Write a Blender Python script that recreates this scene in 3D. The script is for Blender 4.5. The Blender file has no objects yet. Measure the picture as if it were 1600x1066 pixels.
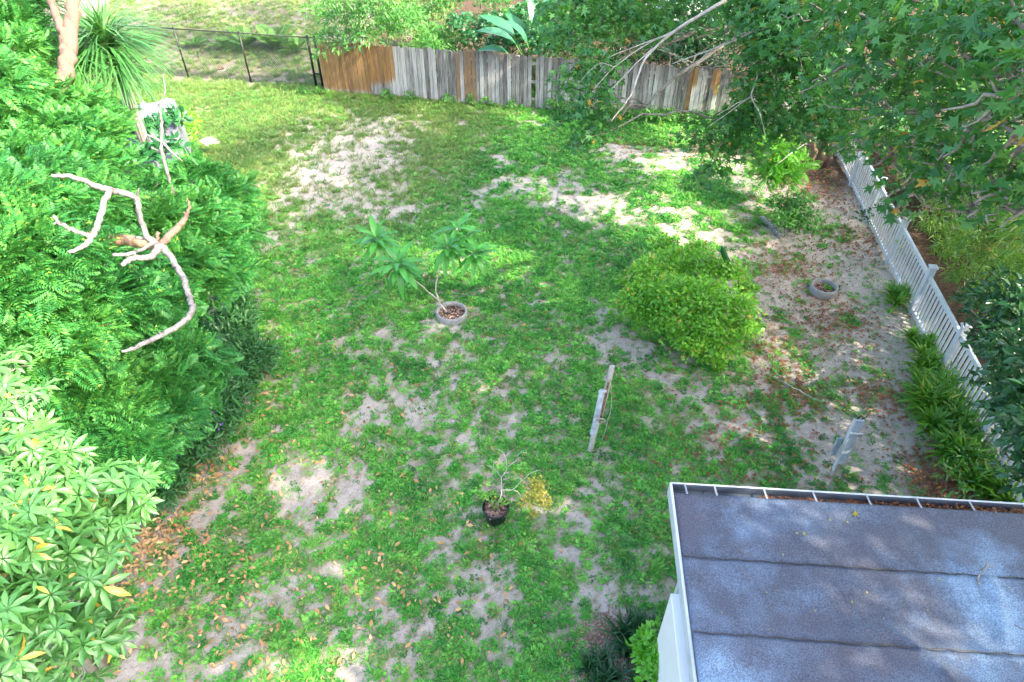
import bpy, math, random
import numpy as np
from mathutils import Vector, Matrix
R = math.radians
rng = np.random.default_rng(7)
random.seed(7)
scene = bpy.context.scene
C = scene.collection

# ------------------------------------------------------------------ camera, sky, sun
CAM_H = 9.6
PITCH = R(41.0)
cam_d = bpy.data.cameras.new('camera'); cam = bpy.data.objects.new('camera', cam_d); C.objects.link(cam)
cam_d.sensor_width = 36.0; cam_d.lens = 24.0; cam_d.clip_start = 0.05; cam_d.clip_end = 2000
cam.location = (0, 0, CAM_H); cam.rotation_euler = (math.pi/2 - PITCH, 0, 0)
scene.camera = cam
SUN_EL = R(41); SUN_H = np.array([0.87, -0.49])
w = bpy.data.worlds.new('World'); scene.world = w; w.use_nodes = True
nt = w.node_tree; bg = nt.nodes['Background']
sky = nt.nodes.new('ShaderNodeTexSky'); sky.sky_type = 'NISHITA'; sky.sun_disc = False
sky.sun_elevation = SUN_EL; sky.sun_rotation = math.atan2(SUN_H[0], SUN_H[1])
sky.air_density = 1.0; sky.dust_density = 4.0; sky.ozone_density = .6
nt.links.new(sky.outputs[0], bg.inputs[0]); bg.inputs[1].default_value = 0.15
sl = bpy.data.lights.new('sun', 'SUN'); so = bpy.data.objects.new('sun', sl); C.objects.link(so)
sl.energy = 2.2; sl.angle = R(0.6); sl.color = (1.0, 0.90, 0.72)
sd = Vector((SUN_H[0]*math.cos(SUN_EL), SUN_H[1]*math.cos(SUN_EL), math.sin(SUN_EL)))
so.rotation_euler = sd.to_track_quat('Z', 'Y').to_euler(); so.location = (20, -10, 25)
vs = scene.view_settings
vs.view_transform = 'Standard'; vs.look = 'None'; vs.gamma = 1.0; vs.use_curve_mapping = False
vs.exposure = 2.9

# ------------------------------------------------------------------ pixel (1600 x 1066 photograph) to place
F = 1600*24/36
sp_, cp_ = math.sin(PITCH), math.cos(PITCH)
def ray(px, py):
    u = (px-800)/F; v = (533-py)/F
    return np.array([u, cp_+v*sp_, -sp_+v*cp_])
def P(px, py, z=0.0):
    d = ray(px, py); t = (CAM_H-z)/-d[2]
    return np.array([d[0]*t, d[1]*t, z])
def D(px, py, t):
    return np.array([0, 0, CAM_H]) + ray(px, py)*t

# ------------------------------------------------------------------ noise in numpy
def vnoise(x, y, seed=0):
    x = np.asarray(x, float); y = np.asarray(y, float)
    xi = np.floor(x).astype(np.int64); yi = np.floor(y).astype(np.int64)
    fx = x-xi; fy = y-yi; fx = fx*fx*(3-2*fx); fy = fy*fy*(3-2*fy)
    def h(a, b):
        n = (a*374761393 + b*668265263 + seed*1442695041) & 0xffffffff
        n = ((n ^ (n >> 13))*1274126177) & 0xffffffff
        n = (n ^ (n >> 16)) & 0xffff
        return n/65535.0
    return (h(xi, yi)*(1-fx)+h(xi+1, yi)*fx)*(1-fy) + (h(xi, yi+1)*(1-fx)+h(xi+1, yi+1)*fx)*fy
def fbm(x, y, sc, oct=4, seed=0):
    s = 0; a = 1; t = 0
    for k in range(oct):
        s = s + a*vnoise(np.asarray(x)*sc, np.asarray(y)*sc, seed+k*17); t += a; a *= .55; sc *= 2.1
    return s/t
def unit(v):
    v = np.asarray(v, float)
    return v/np.maximum(np.linalg.norm(v, axis=-1, keepdims=True), 1e-9)

# ------------------------------------------------------------------ materials
def mat(name):
    m = bpy.data.materials.new(name); m.use_nodes = True
    t = m.node_tree; b = t.nodes['Principled BSDF']
    return m, t, b
def nd(t, kind, **kw):
    n = t.nodes.new(kind)
    for k, v in kw.items(): setattr(n, k, v)
    return n
def ramp(t, stops, fac=None):
    r = nd(t, 'ShaderNodeValToRGB'); e = r.color_ramp.elements
    while len(e) < len(stops): e.new(0.5)
    for el, (p, c) in zip(e, stops):
        el.position = p; el.color = (c[0], c[1], c[2], 1) if not np.isscalar(c) else (c, c, c, 1)
    if fac is not None: t.links.new(fac, r.inputs[0])
    return r
def noise(t, scale, detail=4, rough=.6, coord=None, vec=None):
    n = nd(t, 'ShaderNodeTexNoise'); n.inputs['Scale'].default_value = scale
    n.inputs['Detail'].default_value = detail; n.inputs['Roughness'].default_value = rough
    if vec is not None: t.links.new(vec, n.inputs['Vector'])
    return n
def mix(t, a, b, fac, mode='MIX'):
    m = nd(t, 'ShaderNodeMix', data_type='RGBA', blend_type=mode)
    for sock, v in ((m.inputs[0], fac), (m.inputs[6], a), (m.inputs[7], b)):
        if hasattr(v, 'links'): t.links.new(v, sock)
        elif np.isscalar(v): sock.default_value = v
        else: sock.default_value = (*v[:3], 1)
    return m.outputs[2]
def math_(t, op, a, b=None, clamp=False):
    m = nd(t, 'ShaderNodeMath', operation=op, use_clamp=clamp)
    for i, v in enumerate((a, b)):
        if v is None: continue
        if hasattr(v, 'links'): t.links.new(v, m.inputs[i])
        else: m.inputs[i].default_value = v
    return m.outputs[0]
def bump(t, b, h, strength=.5, dist=.02):
    n = nd(t, 'ShaderNodeBump'); n.inputs['Strength'].default_value = strength; n.inputs['Distance'].default_value = dist
    t.links.new(h, n.inputs['Height']); t.links.new(n.outputs[0], b.inputs['Normal'])
def leafmat(name, dark, mid, light, rough=.42, trans=.30, odd=None, odd_share=.03, spec=.5):
    m, t, b = mat(name)
    geo = nd(t, 'ShaderNodeNewGeometry'); oi = nd(t, 'ShaderNodeObjectInfo')
    f = math_(t, 'FRACT', math_(t, 'ADD', geo.outputs['Random Per Island'], oi.outputs['Random']))
    nz = noise(t, .55, 3, .6, vec=geo.outputs['Position'])
    g = math_(t, 'ADD', math_(t, 'MULTIPLY', f, .55), math_(t, 'MULTIPLY', math_(t, 'SUBTRACT', nz.outputs[0], .28), 1.0), True)
    r = ramp(t, [(0.0, dark), (.5, mid), (1.0, light)], g)
    col = r.outputs[0]
    if odd:
        lt = math_(t, 'LESS_THAN', f, odd_share)
        col = mix(t, col, odd, lt)
    t.links.new(col, b.inputs['Base Color'])
    b.inputs['Roughness'].default_value = rough
    b.inputs['Specular IOR Level'].default_value = spec
    tr = nd(t, 'ShaderNodeBsdfTranslucent')
    tc = mix(t, col, (1.0, 1.0, .25), 1.0, 'MULTIPLY'); 
    gm = nd(t, 'ShaderNodeGamma'); gm.inputs[1].default_value = .8; t.links.new(tc, gm.inputs[0])
    t.links.new(gm.outputs[0], tr.inputs[0])
    ms = nd(t, 'ShaderNodeMixShader'); ms.inputs[0].default_value = trans
    t.links.new(b.outputs[0], ms.inputs[1]); t.links.new(tr.outputs[0], ms.inputs[2])
    t.links.new(ms.outputs[0], t.nodes['Material Output'].inputs[0])
    return m
def plain(name, col, rough=.6, var=.25, scale=8, bumps=.0, metal=0, col2=None, spec=.5):
    m, t, b = mat(name)
    tc = nd(t, 'ShaderNodeTexCoord'); oi = nd(t, 'ShaderNodeObjectInfo')
    n = noise(t, scale, 5, .65, vec=tc.outputs['Object'])
    c2 = col2 if col2 else tuple(c*(1-var) for c in col)
    r = ramp(t, [(.35, c2), (.65, col)], n.outputs[0])
    t.links.new(r.outputs[0], b.inputs['Base Color'])
    b.inputs['Roughness'].default_value = rough; b.inputs['Metallic'].default_value = metal
    b.inputs['Specular IOR Level'].default_value = spec
    if bumps: bump(t, b, n.outputs[0], bumps, .01)
    return m
def barkmat(name, c1, c2, scale=6):
    m, t, b = mat(name)
    geo = nd(t, 'ShaderNodeNewGeometry')
    mp = nd(t, 'ShaderNodeMapping'); mp.inputs['Scale'].default_value = (1, 1, .35)
    t.links.new(geo.outputs['Position'], mp.inputs[0])
    n = noise(t, scale, 6, .7, vec=mp.outputs[0]); n2 = noise(t, scale*5, 4, .7, vec=geo.outputs['Position'])
    s = math_(t, 'ADD', math_(t, 'MULTIPLY', n.outputs[0], .6), math_(t, 'MULTIPLY', n2.outputs[0], .4))
    r = ramp(t, [(.38, c2), (.56, c1)], s)
    t.links.new(r.outputs[0], b.inputs['Base Color']); b.inputs['Roughness'].default_value = .85
    bump(t, b, s, .8, .02)
    return m

M = {}
M['feather'] = leafmat('feathery leaf', (.012, .090, .026), (.036, .20, .038), (.14, .38, .06), .46, .30, odd=(.25, .36, .05), odd_share=.012, spec=.35)
M['star'] = leafmat('star leaf', (.022, .115, .035), (.050, .21, .045), (.13, .33, .05), .42, .36, odd=(.45, .30, .05), odd_share=.012)
M['schef'] = leafmat('umbrella tree leaf', (.03, .13, .03), (.085, .27, .06), (.18, .41, .115), .27, .22, odd=(.55, .42, .06), odd_share=.02, spec=.6)
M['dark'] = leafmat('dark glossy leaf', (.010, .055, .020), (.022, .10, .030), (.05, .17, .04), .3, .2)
M['behind'] = leafmat('bright bush leaf', (.03, .13, .03), (.07, .26, .045), (.17, .38, .06), .42, .34)
M['teal'] = leafmat('cool green leaf', (.018, .10, .04), (.035, .18, .06), (.09, .28, .08), .4, .3)
M['lime'] = leafmat('lime shrub leaf', (.07, .26, .02), (.15, .42, .03), (.30, .56, .05), .42, .36, odd=(.5, .35, .08), odd_share=.03)
M['ginger'] = leafmat('lime border leaf', (.04, .17, .02), (.09, .28, .02), (.20, .40, .03), .42, .32, odd=(.40, .40, .06), odd_share=.03)
M['bamboo'] = leafmat('bamboo leaf', (.05, .17, .02), (.10, .26, .03), (.26, .40, .05), .42, .36, odd=(.55, .50, .2), odd_share=.05)
M['frangi'] = leafmat('frangipani leaf', (.03, .17, .03), (.055, .27, .045), (.11, .38, .06), .36, .3)
M['strap'] = leafmat('arching strap leaf', (.03, .13, .04), (.07, .24, .06), (.20, .38, .12), .45, .3)
M['palmy'] = leafmat('young palm leaf', (.04, .15, .03), (.10, .26, .05), (.22, .38, .07), .5, .3)
M['bird'] = leafmat('bird of paradise leaf', (.025, .12, .06), (.04, .17, .08), (.07, .24, .1), .3, .22)
M['spike'] = leafmat('dark spiky leaf', (.010, .045, .02), (.02, .08, .03), (.04, .13, .04), .35, .15)
M['citrus'] = leafmat('bright bush by wall leaf', (.05, .25, .02), (.10, .38, .025), (.22, .50, .05), .38, .34)
M['ruellia'] = leafmat('narrow purple bloom leaf', (.012, .07, .025), (.03, .13, .035), (.07, .22, .05), .5, .25)
M['yellow'] = leafmat('yellowing leaf', (.20, .20, .03), (.40, .36, .06), (.6, .5, .12), .5, .3)
M['weed'] = leafmat('fence weed leaf', (.03, .14, .03), (.07, .25, .04), (.15, .34, .05), .45, .3)
M['purple'] = plain('purple petal', (.25, .14, .55), .6)
M['bark_pale'] = barkmat('bleached dead wood', (.25, .23, .22), (.05, .045, .045), 11)
M['bark_brown'] = barkmat('brown limb bark', (.32, .20, .12), (.12, .08, .05), 6)
M['bark_tan'] = barkmat('tan trunk bark', (.20, .125, .085), (.08, .055, .045), 7)
M['bark_grey'] = barkmat('grey bark', (.30, .27, .23), (.12, .10, .08), 6)
M['twig'] = barkmat('pale twig', (.46, .43, .38), (.24, .21, .18), 8)
M['white'] = plain('white vinyl', (.60, .63, .66), .45, .28, 2.2)
M['white_wall'] = plain('white painted wall', (.74, .74, .73), .6, .08, 2)
M['shaded_wall'] = plain('wall with grey shade in colour', (.36, .42, .50), .65, .10, 2)  # grey shade on the recessed wall is put into its colour
M['gutter'] = plain('grey gutter metal', (.07, .09, .12), .45, .25, 4)
M['gutter_lt'] = plain('dull aluminium strap', (.30, .33, .37), .5)
M['black'] = plain('black vinyl coating', (.012, .012, .013), .45)
M['pot'] = plain('black plastic pot', (.012, .016, .024), .38)
M['concrete'] = plain('pale concrete', (.30, .29, .28), .9, .3, 25, .4)
M['soil'] = plain('dark soil', (.07, .045, .03), 1, .5, 30, .6)
M['chips'] = leafmat('bark chip', (.10, .06, .045), (.24, .15, .115), (.45, .31, .25), .9, 0.0)
M['litter'] = leafmat('fallen leaf', (.20, .09, .03), (.45, .25, .10), (.72, .50, .26), .7, .1)
M['litter_red'] = leafmat('reddish fallen leaf', (.12, .045, .02), (.26, .10, .045), (.42, .22, .10), .7, .1)
M['thatch'] = leafmat('dry stem bit', (.12, .08, .045), (.28, .21, .12), (.5, .42, .28), .9, 0.0)
M['rust'] = plain('split orange brown wood', (.30, .16, .07), .8, .5, 15, .4, col2=(.05, .03, .02))
M['cord'] = plain('frayed cord', (.42, .39, .33), .8)
M['rail_wood'] = plain('weathered rail', (.30, .28, .26), .85, .4, 9, .3)
M['grass'] = None

def grassmat(name, dark, mid, light):
    m, t, b = mat(name)
    geo = nd(t, 'ShaderNodeNewGeometry'); oi = nd(t, 'ShaderNodeObjectInfo')
    n = noise(t, .45, 3, .6, vec=geo.outputs['Position'])
    g = math_(t, 'ADD', math_(t, 'MULTIPLY', oi.outputs['Random'], .95), math_(t, 'MULTIPLY', math_(t, 'SUBTRACT', n.outputs[0], .45), 1.3), True)
    r = ramp(t, [(0, dark), (.5, mid), (1, light)], g)
    dry = math_(t, 'LESS_THAN', math_(t, 'FRACT', math_(t, 'MULTIPLY', oi.outputs['Random'], 17.3)), .08)
    c = mix(t, r.outputs[0], (.30, .25, .09), math_(t, 'MULTIPLY', dry, .6))
    t.links.new(c, b.inputs['Base Color']); b.inputs['Roughness'].default_value = .5
    tr = nd(t, 'ShaderNodeBsdfTranslucent'); t.links.new(c, tr.inputs[0])
    ms = nd(t, 'ShaderNodeMixShader'); ms.inputs[0].default_value = .3
    t.links.new(b.outputs[0], ms.inputs[1]); t.links.new(tr.outputs[0], ms.inputs[2])
    t.links.new(ms.outputs[0], t.nodes['Material Output'].inputs[0])
    return m
M['grass'] = grassmat('low green groundcover', (.020, .15, .022), (.065, .34, .036), (.23, .56, .08))
M['grass_far'] = grassmat('dry lawn blades', (.07, .17, .035), (.13, .25, .05), (.24, .33, .08))

# ------------------------------------------------------------------ object helpers
def prop(o, label=None, cat=None, group=None, kind=None):
    if label: o['label'] = label
    if cat: o['category'] = cat
    if group: o['group'] = group
    if kind: o['kind'] = kind
    return o
def thing(name, label, cat, loc=(0, 0, 0), group=None, rz=0):
    o = bpy.data.objects.new(name, None); C.objects.link(o); o.empty_display_size = .2
    o.location = [float(v) for v in loc]; o.rotation_euler = (0, 0, rz)
    return prop(o, label, cat, group)
def link(name, me, parent=None, loc=None, rot=None, scale=None):
    o = bpy.data.objects.new(name, me); C.objects.link(o)
    if parent is not None: o.parent = parent
    if loc is not None: o.location = [float(v) for v in loc]
    if rot is not None: o.rotation_euler = rot
    if scale is not None: o.scale = scale if not np.isscalar(scale) else (scale,)*3
    return o
def copy_tree(o, parent=None):
    c = o.copy(); C.objects.link(c); c.parent = parent
    for ch in o.children: copy_tree(ch, c)
    return c
def mesh_np(name, V, faces, m, smooth=True):
    """faces: (n,k) array."""
    V = np.asarray(V, np.float32).reshape(-1, 3); faces = np.asarray(faces, np.int32)
    me = bpy.data.meshes.new(name); k = faces.shape[1]; n = len(faces)
    me.vertices.add(len(V)); me.vertices.foreach_set('co', V.ravel())
    me.loops.add(n*k); me.loops.foreach_set('vertex_index', faces.ravel())
    me.polygons.add(n); me.polygons.foreach_set('loop_start', np.arange(0, n*k, k, dtype=np.int32))
    me.polygons.foreach_set('loop_total', np.full(n, k, np.int32))
    me.polygons.foreach_set('use_smooth', np.full(n, smooth, bool))
    me.update(calc_edges=True)
    if m: me.materials.append(m)
    return me
class MB:
    def __init__(s): s.v = []; s.f = []
    def add(s, vs, fs):
        o = len(s.v); s.v += [tuple(float(c) for c in q) for q in vs]; s.f += [tuple(i+o for i in f) for f in fs]
    def box(s, x0, x1, y0, y1, z0, z1):
        s.add([(x0,y0,z0),(x1,y0,z0),(x1,y1,z0),(x0,y1,z0),(x0,y0,z1),(x1,y0,z1),(x1,y1,z1),(x0,y1,z1)],
              [(0,3,2,1),(4,5,6,7),(0,1,5,4),(1,2,6,5),(2,3,7,6),(3,0,4,7)])
    def beam(s, a, b, w, h, up=(0, 0, 1)):
        a = np.array(a, float); b = np.array(b, float); d = unit(b-a); up = np.array(up, float)
        if abs(d @ up) > .95: up = np.array([1., 0, 0])
        x = unit(np.cross(d, up)); y = np.cross(x, d)
        vs = [p + x*i*w/2 + y*j*h/2 for p in (a, b) for i, j in ((-1,-1),(1,-1),(1,1),(-1,1))]
        s.add(vs, [(0,3,2,1),(4,5,6,7),(0,1,5,4),(1,2,6,5),(2,3,7,6),(3,0,4,7)])
    def tube(s, pts, rad, n=6, cap=True):
        pts = np.array(pts, float); N = len(pts)
        rad = np.full(N, rad) if np.isscalar(rad) else np.array(rad, float)
        t = unit(np.gradient(pts, axis=0)); x = unit(np.cross(t[0], (0.31, 0.17, 1.0)))
        vs = []
        for i in range(N):
            x = unit(x - t[i]*(x @ t[i])); y = np.cross(t[i], x)
            for k in range(n):
                a = 2*math.pi*k/n; vs.append(pts[i] + rad[i]*(math.cos(a)*x + math.sin(a)*y))
        fs = [(i*n+k, i*n+(k+1) % n, (i+1)*n+(k+1) % n, (i+1)*n+k) for i in range(N-1) for k in range(n)]
        if cap: fs += [tuple(range(n))[::-1], tuple((N-1)*n+k for k in range(n))]
        s.add(vs, fs)
    def lathe(s, prof, n=32, c=(0, 0, 0)):
        vs = [(c[0]+r*math.cos(2*math.pi*k/n), c[1]+r*math.sin(2*math.pi*k/n), c[2]+z) for r, z in prof for k in range(n)]
        fs = [(i*n+k, i*n+(k+1) % n, (i+1)*n+(k+1) % n, (i+1)*n+k) for i in range(len(prof)-1) for k in range(n)]
        s.add(vs, fs)
    def mesh(s, name, m, smooth=False):
        me = bpy.data.meshes.new(name); me.from_pydata(s.v, [], s.f); me.update()
        if smooth:
            for p in me.polygons: p.use_smooth = True
        me.materials.append(m); return me
    def build(s, name, m, parent=None, smooth=False, loc=None):
        return link(name, s.mesh(name, m, smooth), parent, loc)
def bevel(o, w=.01, seg=2):
    b = o.modifiers.new('bevel', 'BEVEL'); b.width = w; b.segments = seg; b.limit_method = 'ANGLE'; return o

def smooth_path(pts, n=6, wob=0.0, seed=0):
    """Catmull-Rom through pts (x,y,z,r)."""
    r_ = np.random.default_rng(seed); pts = np.array(pts, float)
    q = np.vstack([2*pts[0]-pts[1], pts, 2*pts[-1]-pts[-2]]); out = []
    for i in range(1, len(q)-2):
        for k in range(n):
            t = k/n
            out.append(.5*((2*q[i]) + (-q[i-1]+q[i+1])*t + (2*q[i-1]-5*q[i]+4*q[i+1]-q[i+2])*t*t + (-q[i-1]+3*q[i]-3*q[i+1]+q[i+2])*t**3))
    out.append(q[-2]); out = np.array(out)
    if wob: out[1:-1, :3] += r_.normal(0, wob, (len(out)-2, 3))
    out[:, 3] = np.maximum(out[:, 3], .002)
    return out[:, :3], out[:, 3]

# ------------------------------------------------------------------ leaf templates: x side, y along, z normal
def T_rhomb(w=.22, fold=.06, droop=.08):
    return (np.array([(0,0,0),(-w,.5,fold),(0,1,-droop),(w,.5,fold)], float), np.array([(0,2,1),(0,3,2)]))
def T_oval(w=.2, fold=.05, droop=.15):
    return (np.array([(0,0,0),(-w*.8,.3,fold),(w*.8,.3,fold),(0,.45,0),(-w,.62,fold-.03),(w,.62,fold-.03),(0,1,-droop)], float),
            np.array([(0,3,1),(0,2,3),(1,3,4),(3,2,5),(4,3,6),(3,5,6)]))
def T_star(lobes=5, inner=.42):
    vs = [(0,0,0)]; fs = []
    n = lobes*2+1
    for k in range(n):
        a = R(-140) + R(280)*k/(n-1); r = 1.0 if k % 2 else inner
        if k in (0, n-1): r = .3
        vs.append((math.sin(a)*r*.6, math.cos(a)*r*.6+.15, -.12*r if k % 2 else .02))
    for k in range(1, n): fs.append((0, k+1, k))
    return np.array(vs), np.array(fs)
def T_frond(pairs=10, ln=.28, w=.055, droop=.22, gap=.0):
    vs = []; fs = []
    def add(v, f):
        o = len(vs); vs.extend(v); fs.extend([tuple(i+o for i in q) for q in f])
    add([(-.008,0,0),(.008,0,0),(0,1,-droop)], [(0,1,2)])
    for k in range(pairs):
        y = .12 + .86*k/(pairs-1); z = -droop*y*y; L = ln*math.sin(math.pi*(.18+.72*(k/(pairs-1))))*1.15
        for s in (-1, 1):
            dx = s*L*.86; dy = L*.5; px_, py_ = -dy/L*w*s, dx/L*w*s
            b = (0, y, z)
            mid1 = (dx*.5+px_, y+dy*.5+py_, z+.012); mid2 = (dx*.5-px_, y+dy*.5-py_, z+.0); tip = (dx, y+dy, z-.06)
            add([b, mid1, tip, mid2], [(0,2,1),(0,3,2)] if s > 0 else [(0,1,2),(0,2,3)])
    return np.array(vs, float), np.array(fs)
def T_rosette(n=8, w=.17, droop=.25):
    a0, f0 = T_oval(w, .035, droop); vs = []; fs = []
    for k in range(n):
        a = 2*math.pi*k/n; c, s = math.cos(a), math.sin(a); L = .85+.15*((k*7) % 3)/2
        q = a0.copy()*L; q[:, 1] += .06
        vs.append(np.stack([q[:,0]*c-q[:,1]*s, q[:,0]*s+q[:,1]*c, q[:,2]], 1)); fs.append(f0+len(a0)*k)
    return np.vstack(vs), np.vstack(fs)
def T_blade(w=.03, segs=4, droop=.5, rise=.5):
    vs = []; fs = []
    for k in range(segs+1):
        t = k/segs; ww = w*(1-t**2)*(.6+.8*t if t < .5 else 1.0) + .001
        y = t*(1-.25*droop*t); z = rise*t - (droop+rise*.6)*t*t
        vs += [(-ww, y, z+.3*ww), (ww, y, z+.3*ww)]
    for k in range(segs): fs += [(2*k, 2*k+1, 2*k+3), (2*k, 2*k+3, 2*k+2)]
    return np.array(vs, float), np.array(fs)

def leaves(pos, along, normal, size, tpl):
    """Many copies of one leaf template as one vertex/face array."""
    V, Fc = tpl; pos = np.asarray(pos, float); n = len(pos)
    a = unit(along); x = unit(np.cross(a, unit(normal))); z = np.cross(x, a)
    size = np.broadcast_to(np.asarray(size, float), (n,))[:, None, None]
    W = V[None, :, 0:1]*x[:, None] + V[None, :, 1:2]*a[:, None] + V[None, :, 2:3]*z[:, None]
    W = pos[:, None] + W*size
    return W.reshape(-1, 3), (Fc[None] + (np.arange(n)*len(V))[:, None, None]).reshape(-1, Fc.shape[1])
def join(parts):
    vs = []; fs = []; o = 0
    for v, f in parts:
        vs.append(v); fs.append(f+o); o += len(v)
    return np.vstack(vs), np.vstack(fs)
def clump_points(c, r, n, shell=.55, flat=(1, 1, .8), top=True):
    d = unit(rng.normal(size=(n, 3)))
    if top: d[:, 2] = np.where((d[:, 2] < -.25), -d[:, 2], d[:, 2])
    rr = shell + (1-shell)*rng.random(n)**.6
    rr *= 1 + .25*(vnoise(d[:, 0]*2.5+c[0]*3, d[:, 1]*2.5+c[1]*3+d[:, 2]*2, 5)-.5)*2
    return np.array(c) + d*rr[:, None]*r*np.array(flat), d
def foliage(clumps, per, size, tpl, out=.7, up=.5, rnd=.6, down=.15, shell=.5, flat=(1, 1, .75), var=.3):
    """clumps (x,y,z,r): leaves spread through each lumpy volume, pointing outwards."""
    ps = []; al = []; no = []
    for c in clumps:
        n = max(6, int(per*c[3]**2))
        p, d = clump_points(c[:3], c[3], n, shell, flat)
        ps.append(p); al.append(d*out + rng.normal(0, rnd, (n, 3)) - np.array([0, 0, down]))
        no.append(np.array([0, 0, up]) + d*.5 + rng.normal(0, .35, (n, 3)))
    ps = np.vstack(ps); al = np.vstack(al); no = np.vstack(no)
    sz = size*(1+var*rng.normal(size=len(ps))).clip(.4, 1.7)
    return leaves(ps, al, no, sz, tpl)
def twigs(root, clumps, m, parent, base, r0=.12, name='limb', per=5, rt=.012, wob=.04):
    """limbs from the trunk top to each clump, then twigs inside it."""
    b = MB(); roots = root if isinstance(root, list) else [root]
    cl_ = np.array(clumps, float); order = list(range(len(cl_))); groups = []
    while order:
        a0 = order[0]; order.sort(key=lambda i: np.linalg.norm(cl_[i, :3]-cl_[a0, :3])); groups.append(order[:5]); order = order[5:]
    hub_of = {}
    for gi_, gr_ in enumerate(groups):
        cen = cl_[gr_, :3].mean(0); s = np.array(min(roots, key=lambda q: np.linalg.norm(np.array(q)-cen)), float)
        hub = s+(cen-s)*.72-np.array([0, 0, .12*np.linalg.norm(cen-s)*.5]); mid = (s+hub)/2+rng.normal(0, .12, 3)+np.array([0, 0, .05*np.linalg.norm(hub-s)])
        p, r = smooth_path([(*s, r0), (*mid, r0*.75), (*hub, r0*.5)], 5, wob, gi_); b.tube(p-base, r, 6)
        for i in gr_: hub_of[i] = hub
    for i, c in enumerate(clumps):
        c = np.array(c, float); s = hub_of[i]; mid = (s+c[:3])/2+rng.normal(0, .08, 3)+np.array([0, 0, .08*np.linalg.norm(c[:3]-s)])
        p, r = smooth_path([(*s, r0*.45), (*mid, r0*.33), (*c[:3], r0*.2)], 4, wob, i)
        b.tube(p-base, r, 5)
        for k in range(per):
            d = unit(rng.normal(size=3)+np.array([0, 0, .3])); e = c[:3]+d*c[3]*(.7+.3*rng.random())*np.array([1, 1, .75])
            q = (c[:3]+e)/2+rng.normal(0, .06, 3)
            p, r = smooth_path([(*c[:3], r0*.22), (*q, r0*.12), (*e, rt*.5)], 3, wob*.5, k)
            b.tube(p-base, r, 4)
    return b.build(name, m, parent, True)
def part_np(name, vf, m, parent, base, kind=None, smooth=True):
    o = link(name, mesh_np(name, vf[0]-np.asarray(base, float), vf[1], m, smooth), parent)
    if kind: o['kind'] = kind
    return o
def frames(pos, along, normal):
    a = unit(along); x = unit(np.cross(a, unit(normal))); z = np.cross(x, a)
    return [Matrix(((x[0], a[0], z[0]), (x[1], a[1], z[1]), (x[2], a[2], z[2]))).to_euler()]

# ================================================================== THE SETTING
BARE = [(700,275,.4),(830,290,.5),(900,325,.4),(960,320,.55),(1050,335,.6),(1110,375,.7),(660,200,.5),(740,330,.5),(1150,330,.6),(1010,270,.5),(560,215,1.5),(530,265,1.6),(600,262,1.2),(570,300,1.3),(500,300,.9),(640,330,.7),(610,190,.7),(490,255,.9),(470,340,.6),
        (880,305,.7),(760,300,.5),(775,250,.4),(930,325,.6),(1000,335,.7),(1060,365,.7),(1120,400,.7),
        (1180,410,.7),(1230,450,1.0),(1210,520,.8),(1275,500,.8),(1330,540,.9),(1360,590,.9),(1390,650,.9),(1420,710,.8),(1450,760,.8),(1340,470,.7),(1300,400,.8),
        (1310,690,.6),(1260,650,.5),(1200,590,.5),(1040,580,.6),(1090,620,.6),(1150,660,.4),(930,720,.45),(950,490,.3),(980,530,.4),
        (1390,560,1.2),(1450,700,1.0),(1350,700,.9),(1300,560,.8),(1250,560,.8),(1230,380,1.0),(1330,440,1.2),(1400,500,.6),(1330,620,.6),(1180,470,.5),
        (570,645,.4),(655,650,.45),(500,745,.45),(480,790,.35),(545,775,.3),(700,860,.3),(740,930,.45),(690,960,.35),(600,960,.35),(500,920,.35),(450,960,.3),
        (380,1000,.35),(350,1060,.4),(560,1030,.4),(640,1010,.4),(760,990,.35),(410,610,.3),(395,590,.35),(400,460,.3),(720,690,.25),(640,480,.25),(700,500,.7),
        (210,870,.55),(250,830,.5),(170,960,.6),(180,1050,.7),(330,740,.4),(100,940,.9),(310,830,.35),
        (430,590,.25),(350,720,.35),(900,800,.25),(890,830,.25),(860,640,.2),(970,1010,.55),(940,960,.25),(1010,560,.4),(420,375,.5),(440,320,.5),
        (1180,260,1.2),(980,240,.8),(1270,290,1.6),(1100,230,.7),(1330,300,1.6),(1090,215,.6),(1050,250,.6)]
BP = np.array([[*P(a, b)[:2], r] for a, b, r in BARE])
def coverage(x, y):
    """0 bare sand .. 1 full groundcover."""
    x = np.asarray(x, float); y = np.asarray(y, float)
    bare = np.zeros_like(x)
    wx = x + (fbm(x, y, 1.3, 3, 3)-.5)*1.1; wy = y + (fbm(x, y, 1.3, 3, 9)-.5)*1.1
    for bx, by, r in BP:
        d2 = ((wx-bx)**2 + ((wy-by)*.9)**2)/(r*1.0)**2
        bare = np.maximum(bare, np.exp(-d2*.9)*min(1, .55+r*.3))
    lo = fbm(x, y, .55, 2, 40)-.5
    hf = .5+(fbm(x, y, 4.2, 3, 80)-.5)*1.2+(fbm(x, y, 13, 2, 90)-.5)*1.6
    far = np.clip((y-25.5)/1.5, 0, 1)*np.clip((-x-2)/2, 0, 1)
    rt = np.clip((x-3.6)/2.2, 0, 1)*np.clip((18-y)/2, 0, 1)*np.clip((y-6)/1.5, 0, 1)
    p = .65 - rt*.12 - bare*.82 - lo*.6 - far*.42 - np.clip((x-8.6)/.6, 0, 1)*.4
    return np.clip((p-hf)*1.3+.58, 0, 1)
WF0 = P(508, 143); WF1 = P(1062, 190); wdir = unit(WF1-WF0)
PF0 = P(1460, 567); PF1 = P(1357, 349); pdir = unit(PF1-PF0)
def gz(x, y):
    return (fbm(x, y, .5, 3, 5)-.5)*.10
xs = np.concatenate([-np.geomspace(160, 15, 14), np.arange(-14.5, 12.5, .07), np.geomspace(13, 160, 14)])
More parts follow.
